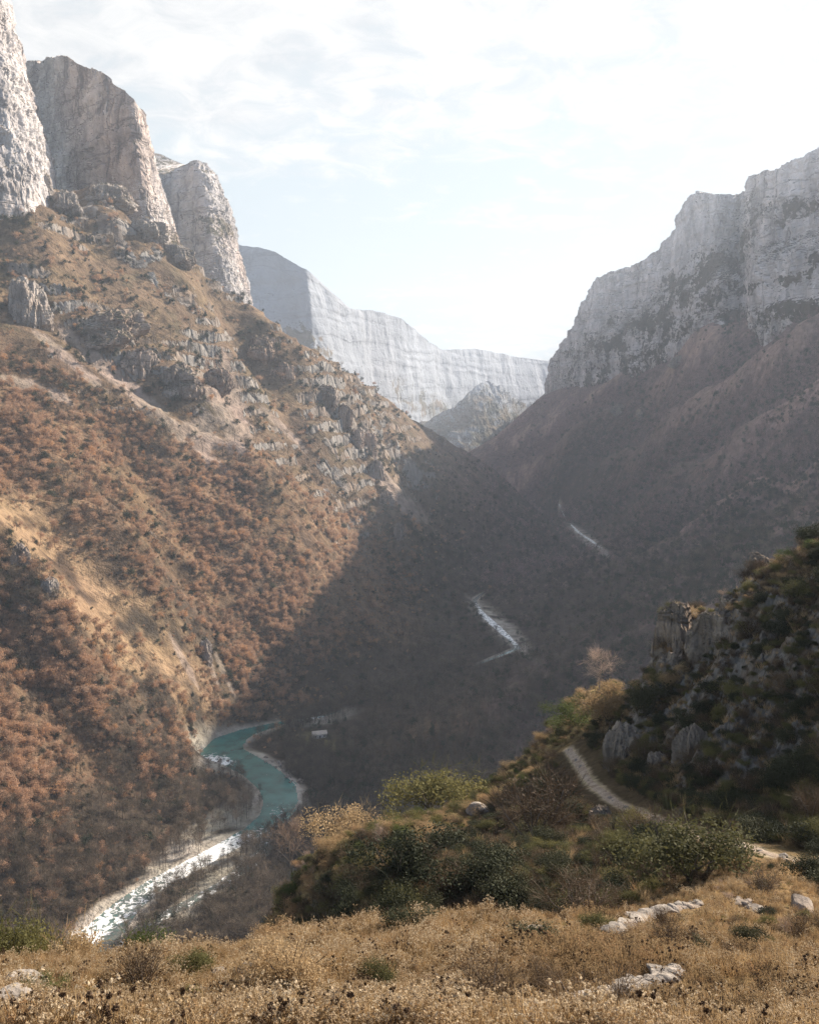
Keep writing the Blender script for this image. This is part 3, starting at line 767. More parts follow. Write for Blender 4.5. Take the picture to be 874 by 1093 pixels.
w_ever = cfar * opening * (.10 + .55 * cr_ * cells(sstep(480, 220, RD)) * sstep(-.1, .2, cells(fbm(Xg * .011, Yg * .011, 51.4, 4))) + .16 * rustz * sstep(.1, .3, cells(fbm(Xg * .015, Yg * .015, 31.4, 4))) + cr_ * (.8 * evp + 1.3 * np.clip(-cells(RGM) - .25, 0, 1)) + cr_ * 1.3 * cells(blob(PXg, PYg, 760, 590, 140, 60, -18, .7)) + .5 * cells(blob(PXg, PYg, 460, 590, 80, 60, 30, .8)) + .5 * cl_ * (1 - lowline) * sstep(-.1, .25, cnb) + .9 * cl_ * np.clip(cells(ledge_rock) * 2, 0, 1) + .5 * cells(rib)  # right gullies get extra dark evergreens to draw their shade
         + 1.2 * cr_ * cells(blob(PXg, PYg, 700, 400, 120, 34, -28, .8)) * evp + .5 * cells(blob(PXg, PYg, 380, 840, 70, 50, 0, .8)))

def pick(weight, n, hmin, hmax, thin=0.0):
    p, px, py = sample(weight, n, rg)
    h = (hmin + (hmax - hmin) * rg.random(n) ** 2) * np.clip(.75 + p[:, 1] / 3200, .8, 1.5)
    rz = rg.random(n) * 2 * pi
    rot = np.stack([rg.normal(size=n) * .07, rg.normal(size=n) * .07, rz], 1)
    scl = np.stack([h * (.8 + .5 * rg.random(n)), h * (.8 + .5 * rg.random(n)), h], 1)
    return dict(p=p, px=px, py=py, h=h, rot=rot, scl=scl)

def vis_ok(d):
    """seen from the trail, from a point halfway up the plant"""
    T = (d['p'][:, 2] + d['h'] * .6) / d['p'][:, 1]; X = d['p'][:, 0] / d['p'][:, 1]
    ix = np.clip(np.searchsorted(gx, X), 0, len(gx) - 1); il = np.clip(np.searchsorted(gl, np.log(d['p'][:, 1])) - 2, 0, len(gl) - 1)
    return T > runmax2[il, ix]
runmax2 = np.maximum.accumulate(Z / Yg, axis=0)

def individuals(d, kind, n, protos, namer, cat, group):
    """the largest plants in view become objects of their own; returns the mask of the rest"""
    size = d['h'] / d['p'][:, 1]
    ok = (d['px'] > 6) & (d['px'] < 868) & (d['py'] > 10) & (d['py'] < 985) & vis_ok(d)
    order = np.argsort(-np.where(ok, size, -1))[:n]
    rest = np.ones(len(size), bool)
    for i in order:
        if not ok[i]: continue
        rest[i] = False
        src = protos[rnd.randrange(len(protos))]
        o = bpy.data.objects.new(kind, None); COL.objects.link(o); o.empty_display_size = .1
        o.location = d['p'][i]; o.rotation_euler = d['rot'][i]; o.scale = d['scl'][i]
        for nm_, me_ in zip(('trunk', 'crown'), src):
            c = bpy.data.objects.new(nm_, me_); COL.objects.link(c); c.parent = o
        tag(o, namer(d['px'][i], d['py'][i], d['p'][i]), cat, group)
    return rest

def rivdist(p): return polydist(np.array([p[0]]), np.array([p[1]]), RIV)[0][0]

def pair(mats, parts):
    return tuple(mesh_np(n, v, f, m, None, False, link=False).data for n, (v, f), m in zip(('trunk', 'crown'), parts, mats))
P_RUST = [proto('rust_kind', [BARK, RUST], rust_tree(s)) for s in (1, 2, 3, 4, 5)]
P_BARE = [proto('bare_kind', [BARK, TWIG], bare_tree(s)) for s in (11, 12, 13, 14, 15)]
P_PURP = [proto('purple_kind', [BARK, TWIG_P], bare_tree(s, 1, 6, 4, 1.2)) for s in (21, 22, 23, 24)]
P_EVER = [proto('ever_kind', [BARK, EVER], ever_tree(s, 1, s % 3 == 0)) for s in (31, 32, 33, 34, 35)]

Q_RUST = [pair([BARK, RUST], rust_tree(s)) for s in (1, 2, 3, 4, 5)]
Q_BARE = [pair([BARK, TWIG], bare_tree(s)) for s in (11, 12, 13, 14, 15)]
Q_EVER = [pair([BARK, EVER], ever_tree(s, 1, s % 3 == 0)) for s in (31, 32, 33, 34, 35)]

# autumn trees
D = pick(w_rust, 9500, 2.6, 11.5)
def nm_rust(px, py, p):
    if py > 830: return 'rust leaved tree at the foot of the left mountainside near the rapids'
    if py > 740: return 'rust leaved tree on the low sunlit slope above the turquoise pool'
    return 'rust leaved tree beside the pale grass clearings of the left mountainside'
rest = individuals(D, 'autumn_tree', 280, Q_RUST, nm_rust, 'tree', 'rust leaved trees on the left mountainside')
scatter_object('autumn_forest', 'rust coloured autumn wood covering the left mountainside', D['p'][rest], D['rot'][rest], D['scl'][rest], rg.integers(0, 5, rest.sum()), P_RUST)

D = pick((w_rust + .35 * rustz * opening + .25 * cl_ * (1 - lowline) * opening) * INF, 9000, 1.2, 4.2)
scatter_object('autumn_scrub', 'low rust and brown scrub between the trees of the left mountainside', D['p'], D['rot'], D['scl'] * np.array([1.25, 1.25, 1]), rg.integers(0, 7, len(D['h'])), [proto('scrub', [BARK, RUST], rust_tree(s)) for s in (6, 7, 8, 9)] + [proto('scrub', [BARK, TWIG], bare_tree(s)) for s in (16, 17, 18)])

# bare trees
D = pick(w_bare * (1 - cells(sstep(1100, 1500, Yg)) * cr_), 10500, 5.0, 15.0)
def nm_bare(px, py, p):
    d = rivdist(p)
    if d < 45: return 'leafless grey tree growing close beside the river water'
    if px < 300: return 'leafless brown tree on the shaded left bank below the rust wood'
    return 'leafless brown tree in the shaded wood right of the turquoise bend'
rest = individuals(D, 'bare_tree', 215, Q_BARE, nm_bare, 'tree', 'leafless trees on the valley floor')
scatter_object('bare_forest', 'leafless brown wood filling the valley floor', D['p'][rest], D['rot'][rest], D['scl'][rest], rg.integers(0, 5, rest.sum()), P_BARE)
D = pick(w_bare * cells(sstep(1000, 1400, Yg)) * cr_ * (.25 + .75 * cells(sstep(.35, -.05, RP))), 9000, 5.5, 14.0)
scatter_object('hillside_forest', 'purple brown leafless wood over the right mountainside', D['p'], D['rot'], D['scl'], rg.integers(0, 4, len(D['h'])), P_PURP)

# evergreens
D = pick(w_ever, 9000, 2.6, 10.0)
def nm_ever(px, py, p):
    if p[1] < 620 and px > 300: return 'dark evergreen bush in the bare wood right of the river bend'
    if px < 300: return 'dark evergreen bush dotted over the left mountainside'
    return 'dark evergreen tree on the lower right bank of the gorge'
rest = individuals(D, 'evergreen_tree', 250, Q_EVER, nm_ever, 'tree', 'dark evergreens of the gorge')
scatter_object('evergreen_forest', 'dark evergreen scrub patched over both mountainsides', D['p'][rest], D['rot'][rest], D['scl'][rest], rg.integers(0, 5, rest.sum()), P_EVER)

# tall riverside trees with their own trunks and crowns
w_riv = ((crd > 1.1) & (crd < 5.5) & (cYc < 640)).astype(float) * sstep(200, 80, cells(RD)) * (cPX < 345)
bar_c = cells(bar)
w_riv = w_riv * (.8 + 3.0 * bar_c) * ((cPY < 985) & (cPX > 95))
p, px, py = sample(w_riv * INF, 150, rg)
TALL = []
for s in (41, 42, 43, 44):
    wd, tw = bare_tree(s, 1, 7, 7, .62, .013)
    TALL.append((mesh_np('trunk', wd[0], wd[1], BARK, None, False, link=False), mesh_np('crown', tw[0], tw[1], TWIG, None, False, link=False)))
for i in range(len(p)):
    e = bpy.data.objects.new('riverside_tree', None); COL.objects.link(e); e.location = p[i]; e.empty_display_size = .5
    h = 9 + 6 * rnd.random(); e.scale = (h * .9, h * .9, h); e.rotation_euler = (0, 0, rnd.random() * 6.28)
    on_bar = py[i] > 850 and blob(px[i], py[i], 225, 895, 78, 17, -36, .4) > .3
    lab = ('tall leafless tree standing on the pale gravel bar by the rapids' if on_bar else
           'tall leafless tree on the bank of the turquoise pool' if py[i] < 860 else 'tall leafless tree between the rapids and the spur')
    tag(e, lab, 'tree', 'tall leafless riverside trees')
    src = TALL[rnd.randrange(4)]
    for ch in src:
        c = ch.copy(); COL.objects.link(c); c.parent = e; c.name = ch.data.name.split('.')[0]
# ------------------------------------------------------------------ shrubs on the spur and round the terrace
def shrub_mesh(seed, leafmat, n=1500, size=.045, form='dome', woodmat=None):
    """height about 1; returns (stem mesh, crown mesh)"""
    rg = np.random.default_rng(seed); wood = []; tw = []
    tips = []; td = []
    for i in range(9):
        az = i * 2.4 + rg.random(); sp = .25 + .55 * rg.random()
        pts, d = curve_to(rg, (rg.normal() * .05, rg.normal() * .05, -.08), (cos(az) * sp, sin(az) * sp, 1), .75 + .2 * rg.random(), 5, .14, .1)
        wood.append(tube(pts, .016 * np.linspace(1, .25, 6), 4))
        for q in (2, 3, 4, 5): tips.append(pts[q]); td.append(d)
    tips, td = np.array(tips), np.array(td)
    if form == 'dome':
        lobes = [(rg.normal() * .26, rg.normal() * .26, .25 + .45 * rg.random(), .24 + .14 * rg.random(), .24 + .14 * rg.random(), .2 + .12 * rg.random()) for _ in range(11)]
        crown = [leafcloud(rg, n, lobes, size, .5, jag=.55)]
        crown.append(twigs(rg, tips, td, 6, .3, .006))
    elif form == 'twiggy':
        crown = [twigs(rg, tips, td, 26, .34, .0065), leafcloud(rg, n // 3, [(0, 0, .55, .5, .5, .42)], size * .6, .6, jag=.5)]
    else:
        lobes = [(rg.normal() * .10, rg.normal() * .10, .15 + .12 * j, .26 - .035 * j, .26 - .035 * j, .13) for j in range(7)]
        crown = [leafcloud(rg, n, lobes, size, .5, jag=.5)]
    w, c = merge(wood), merge(crown)
    return (mesh_np('stem', w[0], w[1], woodmat or BARK, None, False, link=False), mesh_np('crown', c[0], c[1], leafmat, None, False, link=False))

SH = {}
for key, mat, form, nn, sz in [('green', GREEN, 'dome', 5200, .020), ('olive', OLIVE, 'dome', 5000, .020), ('gold', GOLD, 'dome', 4600, .020), ('dark', DARK, 'dome', 5000, .022), ('brown', BROWN, 'twiggy', 1500, .034)]:
    SH[key] = [shrub_mesh(100 + 7 * i + len(SH) * 31, mat, nn, sz, form, PALEBARK if key in ('pale', 'brown') else BARK) for i in range(3)]

SH['pale'] = []
for i in (0, 1, 2):
    wd, tw = bare_tree(150 + i, 1.0, 8, 8, 1.25, .02)
    SH['pale'].append((mesh_np('stem', wd[0], wd[1], PALEBARK, None, False, link=False), mesh_np('crown', tw[0], tw[1], PALETWIG, None, False, link=False)))
SPECIES = {'green': 'green_shrub', 'olive': 'green_shrub', 'gold': 'golden_shrub', 'dark': 'evergreen_shrub', 'brown': 'twiggy_shrub', 'pale': 'leafless_shrub'}

def plant(kind, pos, w, h, label, group=None, cat='shrub', rz=None):
    e = bpy.data.objects.new(SPECIES[kind], None); COL.objects.link(e); e.empty_display_size = .2
    e.location = pos; e.rotation_euler = (0, 0, rnd.random() * 6.28 if rz is None else rz)
    e.scale = (w * .95, w * .95, h)
    tag(e, label, cat, group)
    for ch in SH[kind][rnd.randrange(3)]:
        c = ch.copy(); COL.objects.link(c); c.parent = e; c.name = ch.data.name.split('.')[0]
    return e

# the ones that stand out, by bearing of the foot and size seen: (kind, px, py, wide, tall, label, name, distance)
BIG = [('olive', 45, 1002, 56, 92, 'round golden olive bush on the terrace lip at the far left', 'shrub', 17.5),
 ('olive', 4, 1006, 70, 80, 'low yellowish bush cut off by the left edge on the terrace lip', 'shrub', 16.5),
 ('gold', 84, 1020, 62, 74, 'domed tan bush between the olive bush and the bright green bush', 'shrub', 17),
 ('green', 153, 1028, 46, 62, 'small bright green bush on the left terrace lip', 'shrub', 17.5),
 ('gold', 266, 1014, 70, 104, 'small orange leaved tree at the terrace edge beside the bare soil slope', 'shrub', 24),
 ('green', 575, 980, 78, 48, 'round fresh green bush in the ravine just above the dry field', 'shrub', 31),
 ('green', 486, 996, 52, 36, 'bright green low bush at the edge of the dry field in the middle', 'shrub', 28),
 ('olive', 742, 944, 108, 76, 'large olive green bush below the path on the right', 'shrub', 38),
 ('olive', 470, 918, 80, 54, 'yellow green bush lit on the crest of the spur', 'shrub', 90),
 ('olive', 425, 900, 40, 34, 'smaller lit olive bush on the crest left of the yellow green bush', 'shrub', 94),
 ('dark', 866, 955, 46, 34, 'dark bush by the right edge above the broken wall', 'shrub', 36),
 ('pale', 312, 962, 56, 66, 'pinkish leafless little tree at the lower end of the spur', 'shrub', 80),
 ('brown', 622, 1004, 84, 42, 'twiggy brown bush in front of the broken wall', 'shrub', 25),
 ('gold', 375, 938, 64, 50, 'sunlit golden bush on the lower crest of the spur', 'shrub', 88),
 ('pale', 638, 752, 52, 46, 'pale leafless bush glowing on the crest above the path', 'shrub', 104),
 ('green', 612, 802, 40, 26, 'fresh green cushion bush where the path crosses the crest', 'shrub', 98),
 ('dark', 690, 790, 36, 44, 'dark bush against the foot of the crag above the path', 'shrub', 84),
 ('gold', 650, 790, 52, 40, 'tawny bush beside the rock slab above the path bend', 'shrub', 92),
 ('brown', 575, 905, 90, 70, 'reddish brown bush below the path on the spur flank', 'shrub', 62),
 ('dark', 520, 950, 74, 50, 'big dark bush filling the ravine left of the fresh green bush', 'shrub', 46),
 ('dark', 430, 985, 80, 56, 'big dark bush low in the ravine behind the dry field', 'shrub', 46),
 ('brown', 812, 966, 40, 22, 'twiggy dry bush between the broken wall and the dark bush', 'shrub', 32),
 ('brown', 520, 1062, 80, 60, 'grey brown twiggy bush in the dry field', 'shrub', 10.5),
 ('brown', 640, 1090, 105, 58, 'bare branching bush in front of the pale terrace stones', 'shrub', 8.2)]
for kd, px, py, wp, hp, lb, nm, y in BIG:
    X, _ = ray(px, py); x = float(X) * y; d = y * CP - float(Hgt(x, y)) * SP
    plant(kd, (x, y, float(Hgt(x, y))), wp * d / F, hp * d / F * 1.05, lb, 'bushes that stand out', nm)

csp = cells(spur) * (cYc < 118); cpd = cells(PD)
cslope = cells(SLOPE)
crestc = cells(crestd)
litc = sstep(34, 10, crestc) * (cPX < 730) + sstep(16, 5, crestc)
_pp = np.array(PATH_PX)[::-1]
_dp = cPY - np.interp(cPX, _pp[:, 0], _pp[:, 1])
okp = (cpd > 1.6).astype(float) * (cYc > 36) * (1 - ((_dp > -5) & (_dp < 30) & (cPX > 600)))
def spread(weight, n, kinds, wr, hr, labels, group):
    p, px, py = sample(weight, n, rg)
    for i in range(n):
        kd = rnd.choice(kinds); w_ = wr[0] + (wr[1] - wr[0]) * rnd.random() ** 1.6; h_ = w_ * (hr[0] + (hr[1] - hr[0]) * rnd.random())
        plant(kd, p[i] - np.array([0, 0, .1]), w_, h_, labels[kd], group)
spread(csp * litc * okp, 300, ['gold', 'olive', 'gold', 'gold', 'brown', 'green', 'olive', 'pale'], (.6, 2.1), (.6, .95),  # gold bushes crowd the crest, their colour standing in for rim light
       {'gold': 'tawny bush catching the sun along the spur crest', 'olive': 'olive bush catching the sun along the spur crest', 'brown': 'twiggy brown bush along the spur crest',
        'green': 'small green bush along the spur crest', 'pale': 'pale dry bush along the spur crest'}, 'bushes along the crest of the spur')
spread(csp * okp * (1 - .8 * litc) * (1 - .75 * np.clip(crk, 0, 1)), 430, ['dark', 'dark', 'dark', 'brown', 'brown', 'olive'], (.8, 2.7), (.6, .9),
       {'dark': 'dark green bush on the shaded flank of the spur', 'brown': 'brown twiggy bush on the shaded flank of the spur', 'olive': 'olive bush on the shaded flank of the spur'}, 'bushes on the shaded flank of the spur')

# ------------------------------------------------------------------ dry herbs and grasses
def herb(seed, h=.5, stems=7, heads=6, headmat=1):
    rg = np.random.default_rng(seed); st = []; hd = []
    for i in range(stems):
        az = rg.random() * 6.28; sp = .1 + .5 * rg.random()
        pts, d = curve_to(rg, (rg.normal() * .05, rg.normal() * .05, -.03), (cos(az) * sp, sin(az) * sp, 1), h * (.6 + .5 * rg.random()), 4, .12, .1)
        st.append(tube(pts, .0045 * np.linspace(1, .4, 5), 3))
        nb = heads; k_ = rg.integers(2, 5, nb)
        b = pts[k_]; dd = rot_to(rg.normal(size=(nb, 3)) * .6 + np.array([0, 0, .9])); ln = h * .22 * (.5 + rg.random(nb))
        st.append(spray(rg, b, dd, ln, np.full(nb, .003)))
        for q in b + dd * ln[:, None]:
            hd.append(leafcloud(rg, 7, [(*q, .02, .02, .016)], .0125, .5, jag=0))
        # withered leaves
        lb = pts[rg.integers(1, 4, 5)]; ld = rot_to(rg.normal(size=(5, 3)) + np.array([0, 0, -.1])); 
        st.append(spray(rg, lb, ld, .07 + .06 * rg.random(5), np.full(5, .011)))
    return merge(st), merge(hd)
def tuft(seed, h=.35, n=46):
    rg = np.random.default_rng(seed)
    b = np.stack([rg.normal(size=n) * .06, rg.normal(size=n) * .06, np.full(n, -.02)], 1)
    d = rot_to(np.stack([rg.normal(size=n) * .45, rg.normal(size=n) * .45, np.ones(n)], 1))
    return spray(rg, b, d, h * (.5 + .7 * rg.random(n)), np.full(n, .0065))
def seedstalk(seed, h=.55, stems=3):
    rg = np.random.default_rng(seed); st = []; hd = []
    for i in range(stems):
        pts, d = curve_to(rg, (rg.normal() * .06, rg.normal() * .06, -.03), (rg.normal() * .15, rg.normal() * .15, 1), h * (.7 + .4 * rg.random()), 4, .08, .1)
        st.append(tube(pts, .005 * np.linspace(1, .6, 5), 4))
        q = pts[-1]; hd.append(leafcloud(rg, 40, [(*q, .028, .028, .030)], .016, .35, jag=.2))
        nb = 4; b = pts[rg.integers(2, 4, nb)]; dd = rot_to(rg.normal(size=(nb, 3)) * .4 + np.array([0, 0, .9])); ln = h * .25 * (.6 + .6 * rg.random(nb))
        st.append(spray(rg, b, dd, ln, np.full(nb, .003)))
        for q in b + dd * ln[:, None]: hd.append(leafcloud(rg, 16, [(*q, .014, .014, .016)], .010, .4, jag=.2))
    return merge(st), merge(hd)
P_HERB = [proto('herb', [STRAW, PALEHEAD], herb(s)) for s in (201, 202, 203, 204)] + [proto('herb', [BROWN, GOLD], herb(s, .42, 8, 7)) for s in (205, 206)] + [proto('herb', [BROWN, SEED], seedstalk(s)) for s in (207, 208)]
P_TUFT = [proto('tuft', [STRAW], [tuft(s)]) for s in (211, 212, 213)] + [proto('tuft', [BROWN], [tuft(214, .3)]), proto('tuft', [GREEN], [tuft(215, .22)])]
fore = (cells(near) * (1 - cells(spur)) * (cYc < 40) * (cYc > 4.2)).astype(float)
WALLS = [[(655,1000),(680,984),(715,972),(748,966)], [(785,964),(800,968),(812,975)], [(552,1090),(610,1080),(650,1068),(690,1052),(724,1042)]]
for w_ in WALLS:
    q = np.array(w_, float); dd_ = cPY - np.interp(cPX, q[:, 0], q[:, 1])
    fore = fore * (1 - .92 * ((dd_ > -5) & (dd_ < 13) & (cPX > q[0, 0] - 4) & (cPX < q[-1, 0] + 4)))
fpatch = cells(sstep(-.3, .3, fbm(Xg * .35, Yg * .35, 1.7, 4)))
def scat(weight, n, s0, s1):
    p, px, py = sample(weight, n, rg)
    s = s0 + (s1 - s0) * rg.random(n) ** 1.3
    return p, np.stack([rg.normal(size=n) * .12, rg.normal(size=n) * .12, rg.random(n) * 6.28], 1), np.stack([s, s, s], 1), px, py
bare_ = cells(sstep(-.42, -.12, fbm(Xg * .55, Yg * .55, 4.7, 4)))          # trodden gaps of soil
fore = fore * (.12 + .88 * bare_)
def patchy(p, s):
    q = fbm(p[:, 0] * .45, p[:, 1] * .45, 8.1, 3)
    return s * (np.clip(.95 + 1.1 * q, .5, 1.9)[:, None]), q
p, r, s, px, py = scat(fore, 30000, .38, .9)
s, q_ = patchy(p, s)
q2_ = fbm(p[:, 0] * .3, p[:, 1] * .3, 2.6, 4) + .25 * rg.normal(size=len(p))
gi = np.where(q2_ > .16, 3, np.where(q2_ < -.42, 4, rg.integers(0, 3, len(p))))
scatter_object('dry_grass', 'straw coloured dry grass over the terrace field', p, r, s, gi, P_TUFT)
p, r, s, px, py = scat(fore * (.35 + .65 * fpatch), 19000, .3, .7)
dark_r = sstep(0, .5, blob(px, py, 760, 1010, 200, 45, -8, .6))  # browner herbs where the field's shadow patch is painted
u = rg.random(len(p)); 
s, q_ = patchy(p, s)
hi_ = np.where(u < .04 + .05 * (py > 1040), rg.integers(6, 8, len(p)), np.where(u < .3 + .4 * dark_r + .5 * (fbm(p[:, 0] * .3, p[:, 1] * .3, 2.6, 4) > .12), rg.integers(4, 6, len(p)), rg.integers(0, 4, len(p))))
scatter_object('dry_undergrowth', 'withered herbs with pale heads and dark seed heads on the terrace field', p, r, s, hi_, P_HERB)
# rough growth on the spur
p, r, s, px, py = scat(csp * okp * (1 - .6 * np.clip(crk, 0, 1)), 9000, .9, 2.2)
gi = rg.choice(5, len(p), p=[.14, .14, .12, .57, .03])
P_TUFT2 = [proto('tuft', [GOLD], [tuft(s)]) for s in (221, 222, 223)] + [proto('tuft', [BROWN], [tuft(224, .3, 60)]), proto('tuft', [OLIVE], [tuft(225, .3, 60)])]
scatter_object('spur_undergrowth', 'rough dry grass and low scrub over the spur', p, r, s, gi, P_TUFT2)

# low twiggy plants that break the field and its far edge
pw, ppx_, ppy_ = sample(fore * (cYc > 10.5) * cells(1 + 5 * sstep(14, 19, Yg)) * (1 + 2.5 * (cPX > 620) * (cPY < 1045)), 210, rg)
for i in range(210):
    kd = rnd.choice(['brown', 'brown', 'brown', 'dark', 'gold', 'olive', 'pale'] if ppx_[i] > 430 else ['brown', 'gold', 'gold', 'olive', 'green'])
    w_ = (.25 + .75 * rnd.random() ** 1.7) * (.62 if ppx_[i] > 560 else 1)
    plant(kd, pw[i], w_, w_ * (.6 + .5 * rnd.random()), {'brown': 'twiggy brown plant among the dry grass of the terrace field', 'gold': 'yellowish bush among the dry grass of the terrace field', 'olive': 'olive green bush among the dry grass of the terrace field', 'dark': 'dark green bush among the dry grass of the terrace field',
          'pale': 'bare branching plant among the dry grass of the terrace field', 'green': 'small green plant among the dry grass of the terrace field'}[kd], 'plants of the terrace field')

# low scrub between the bushes of the spur
p, r, s, px, py = scat(csp * okp * (1 - .5 * np.clip(crk, 0, 1)), 2600, .35, 1.1)
P_SCRUB = []
for kd in ('olive', 'dark', 'brown', 'gold', 'olive'):
    st_, cr_m = SH[kd][0 if kd != 'gold' else 1]; o_ = cr_m.copy(); P_SCRUB.append(o_)
lit_ = polydist(px, py, [c[:2] for c in CREST])[0] < 22
gi = np.where(lit_, rg.choice(5, len(p), p=[.3, .05, .2, .25, .2]), rg.choice(5, len(p), p=[.15, .35, .35, .0, .15]))
scatter_object('spur_scrub', 'dense low olive and brown scrub over the spur', p, r, s * np.array([1.2, 1.2, .8]), gi, P_SCRUB)

# dark seed heads standing up in the left foreground
for px, py, y, h, lb in [(55, 1093, 8.0, .62, 'tallest dark seed head on a thick stalk in the lower left field'), (70, 1110, 7.6, .42, 'dark seed head right of the tallest stalk'),
                         (40, 1112, 7.5, .40, 'dark seed head left of the tallest stalk'), (84, 1112, 7.5, .46, 'dark seed head farthest right of the lower left stalks')]:
    X, _ = ray(px, py); x = float(X) * y; rg2 = np.random.default_rng(int(px))
    e = bpy.data.objects.new('seed_head_stalk', None); COL.objects.link(e); e.location = (x, y, float(Hgt(x, y)))
    tag(e, lb, 'dry flower')
    pts, _ = curve_to(rg2, (0, 0, -.05), (.02, 0, 1), h + .05, 5, .05, .05)
    v, f_ = tube(pts, .008 * np.linspace(1, .6, 6), 5); mesh_np('stalk', v, f_, SEED, e)
    v, f_ = leafcloud(rg2, 110, [(*pts[-1], .04, .04, .038)], .020, .4, jag=.25); mesh_np('seed_head', v, f_, SEED, e)
# ------------------------------------------------------------------ river
def strip(pts, widths, n, zf, across=9, wob=0.0, seed=0):
    P = crom(np.array([[*p, 0, w] for p, w in zip(pts, widths)]), n)
    c = P[:, :2]; wd = P[:, 3]; tg = rot_to(np.gradient(c, axis=0)); nr = np.stack([-tg[:, 1], tg[:, 0]], 1)
    s = np.linspace(-1, 1, across)
    if wob:
        wl = wd * (1 + wob * fbm(c[:, 0] / 9, c[:, 1] / 9, seed, 3)); wr_ = wd * (1 + wob * fbm(c[:, 0] / 9, c[:, 1] / 9, seed + 5, 3))
    else: wl = wr_ = wd
    off = np.where(s[None] < 0, s[None] * wl[:, None], s[None] * wr_[:, None])
    xy = c[:, None] + nr[:, None] * off[..., None]
    z = zf(xy[..., 0], xy[..., 1], s)
    return np.concatenate([xy, z[..., None]], -1), np.broadcast_to(np.linspace(0, 1, n)[:, None], xy.shape[:2])

M = NT('river_water')
pos = M.n('ShaderNodeNewGeometry').outputs['Position']
foam = M.n('ShaderNodeAttribute', attribute_name='foam').outputs['Fac']
nf = M.noise(pos, .35, 6, .7, .8); nl = M.noise(pos, .08, 3, .5)
fm = M.mrange(M.math('ADD', foam, M.mrange(nf, .3, .7, -.5, .5)), .42, .6)
wc = M.mix(M.mrange(nl, .35, .65), c4(.014, .10, .085), c4(.04, .17, .145))
sh_ = M.n('ShaderNodeAttribute', attribute_name='shallow').outputs['Fac']
wc = M.mix(M.mrange(M.math('ADD', sh_, M.mrange(nf, .3, .7, -.3, .3)), .3, .8), wc, c4(.12, .115, .10))
water = M.bsdf(wc, .12, M.bump(M.noise(pos, 1.2, 4, .6), .35, .4), .5)
white = M.bsdf(c4(.82, .80, .76), .7, None, .3)
WATER = M.done(M.n('ShaderNodeMixShader', {0: fm, 1: water, 2: white}).outputs[0])
V, tt = strip(RIV, [w_ * 1.12 for w_ in RIVER_W], 520, lambda x, y, s: river_z(y) + 0 * x - 1.6 * sstep(2.6, 1.4, np.interp(polydist(x, y, RIV)[1], np.arange(len(RIV)), RIVER_W)), 11, .25, 2)
px, py = project(V[..., 0], V[..., 1], V[..., 2])
fo = np.zeros(px.shape)
for b, a_ in [((215, 918, 60, 13, -28), .75), ((150, 955, 60, 14, -45), .45), ((105, 990, 30, 14, -40), .6), ((270, 893, 30, 9, -20), .4), ((228, 813, 20, 7, 0), .75), ((620, 570, 40, 14, 40), .62), ((600, 540, 15, 12, 0), .6), ((535, 670, 40, 10, 40), .6), ((335, 767, 30, 7, 0), .6), ((300, 868, 14, 12, 0), .22)]:
    fo = np.maximum(fo, blob(px, py, *b, .6) * a_)
o = mesh_np('river', V.reshape(-1, 3), grid_faces(*V.shape[:2]), WATER, None, True, {'foam': fo.ravel(), 'shallow': np.maximum(sstep(880, 1000, V[..., 1]), .75 * sstep(868, 900, py) * (V[..., 1] < 640)).ravel()})
tag(o, 'turquoise river with white rapids winding along the valley floor', kind='structure')

# second shallow channel among the trees right of the bar
SIDE = [(float(ray(a, b)[0]) * river_y(a, b), river_y(a, b)) for a, b in [(285,886),(283,905),(262,925),(240,945),(205,965),(165,985),(130,1010)]]
V, tt = strip(SIDE, [3, 4, 4.5, 4, 4, 4, 4], 160, lambda x, y, s: Hgt(x, y) + .12 + 0 * x, 7, .5, 4)
px, py = project(V[..., 0], V[..., 1], V[..., 2])
o = mesh_np('stream', V.reshape(-1, 3), grid_faces(*V.shape[:2]), WATER, None, True, {'foam': .32 + .25 * gn(V[..., 0] * .2, V[..., 1] * .2, 3.0).ravel(), 'shallow': np.full(V[..., 0].size, .8)})
tag(o, 'shallow side channel broken by white water among riverside trees', kind='structure')

# ------------------------------------------------------------------ footpath on the spur
M = NT('path_gravel')
pos = M.n('ShaderNodeNewGeometry').outputs['Position']
n_ = M.noise(pos, 9, 6, .7); n2_ = M.noise(pos, 1.2, 4, .6)
cc = M.mix(M.mrange(n2_, .35, .65), c4(.27, .20, .145), c4(.42, .34, .27))
cc = M.mix(M.mrange(n_, .35, .6), M.mix(1.0, cc, c4(.55, .52, .48), 'MULTIPLY'), cc)
PGR = M.done(M.bsdf(cc, .95, M.bump(n_, .9, .08), .1))
V, tt = strip(PATH, [.36] * len(PATH), 420, lambda x, y, s: Hgt(x, y) + .04 - .05 * np.abs(s)[None] ** 4 + .05 * fbm(x * 2, y * 2, 1, 3), 9, .7, 7)
o = mesh_np('path', V.reshape(-1, 3), grid_faces(*V.shape[:2]), PGR, None, True)
tag(o, 'pale stony footpath climbing round the spur', kind='structure')

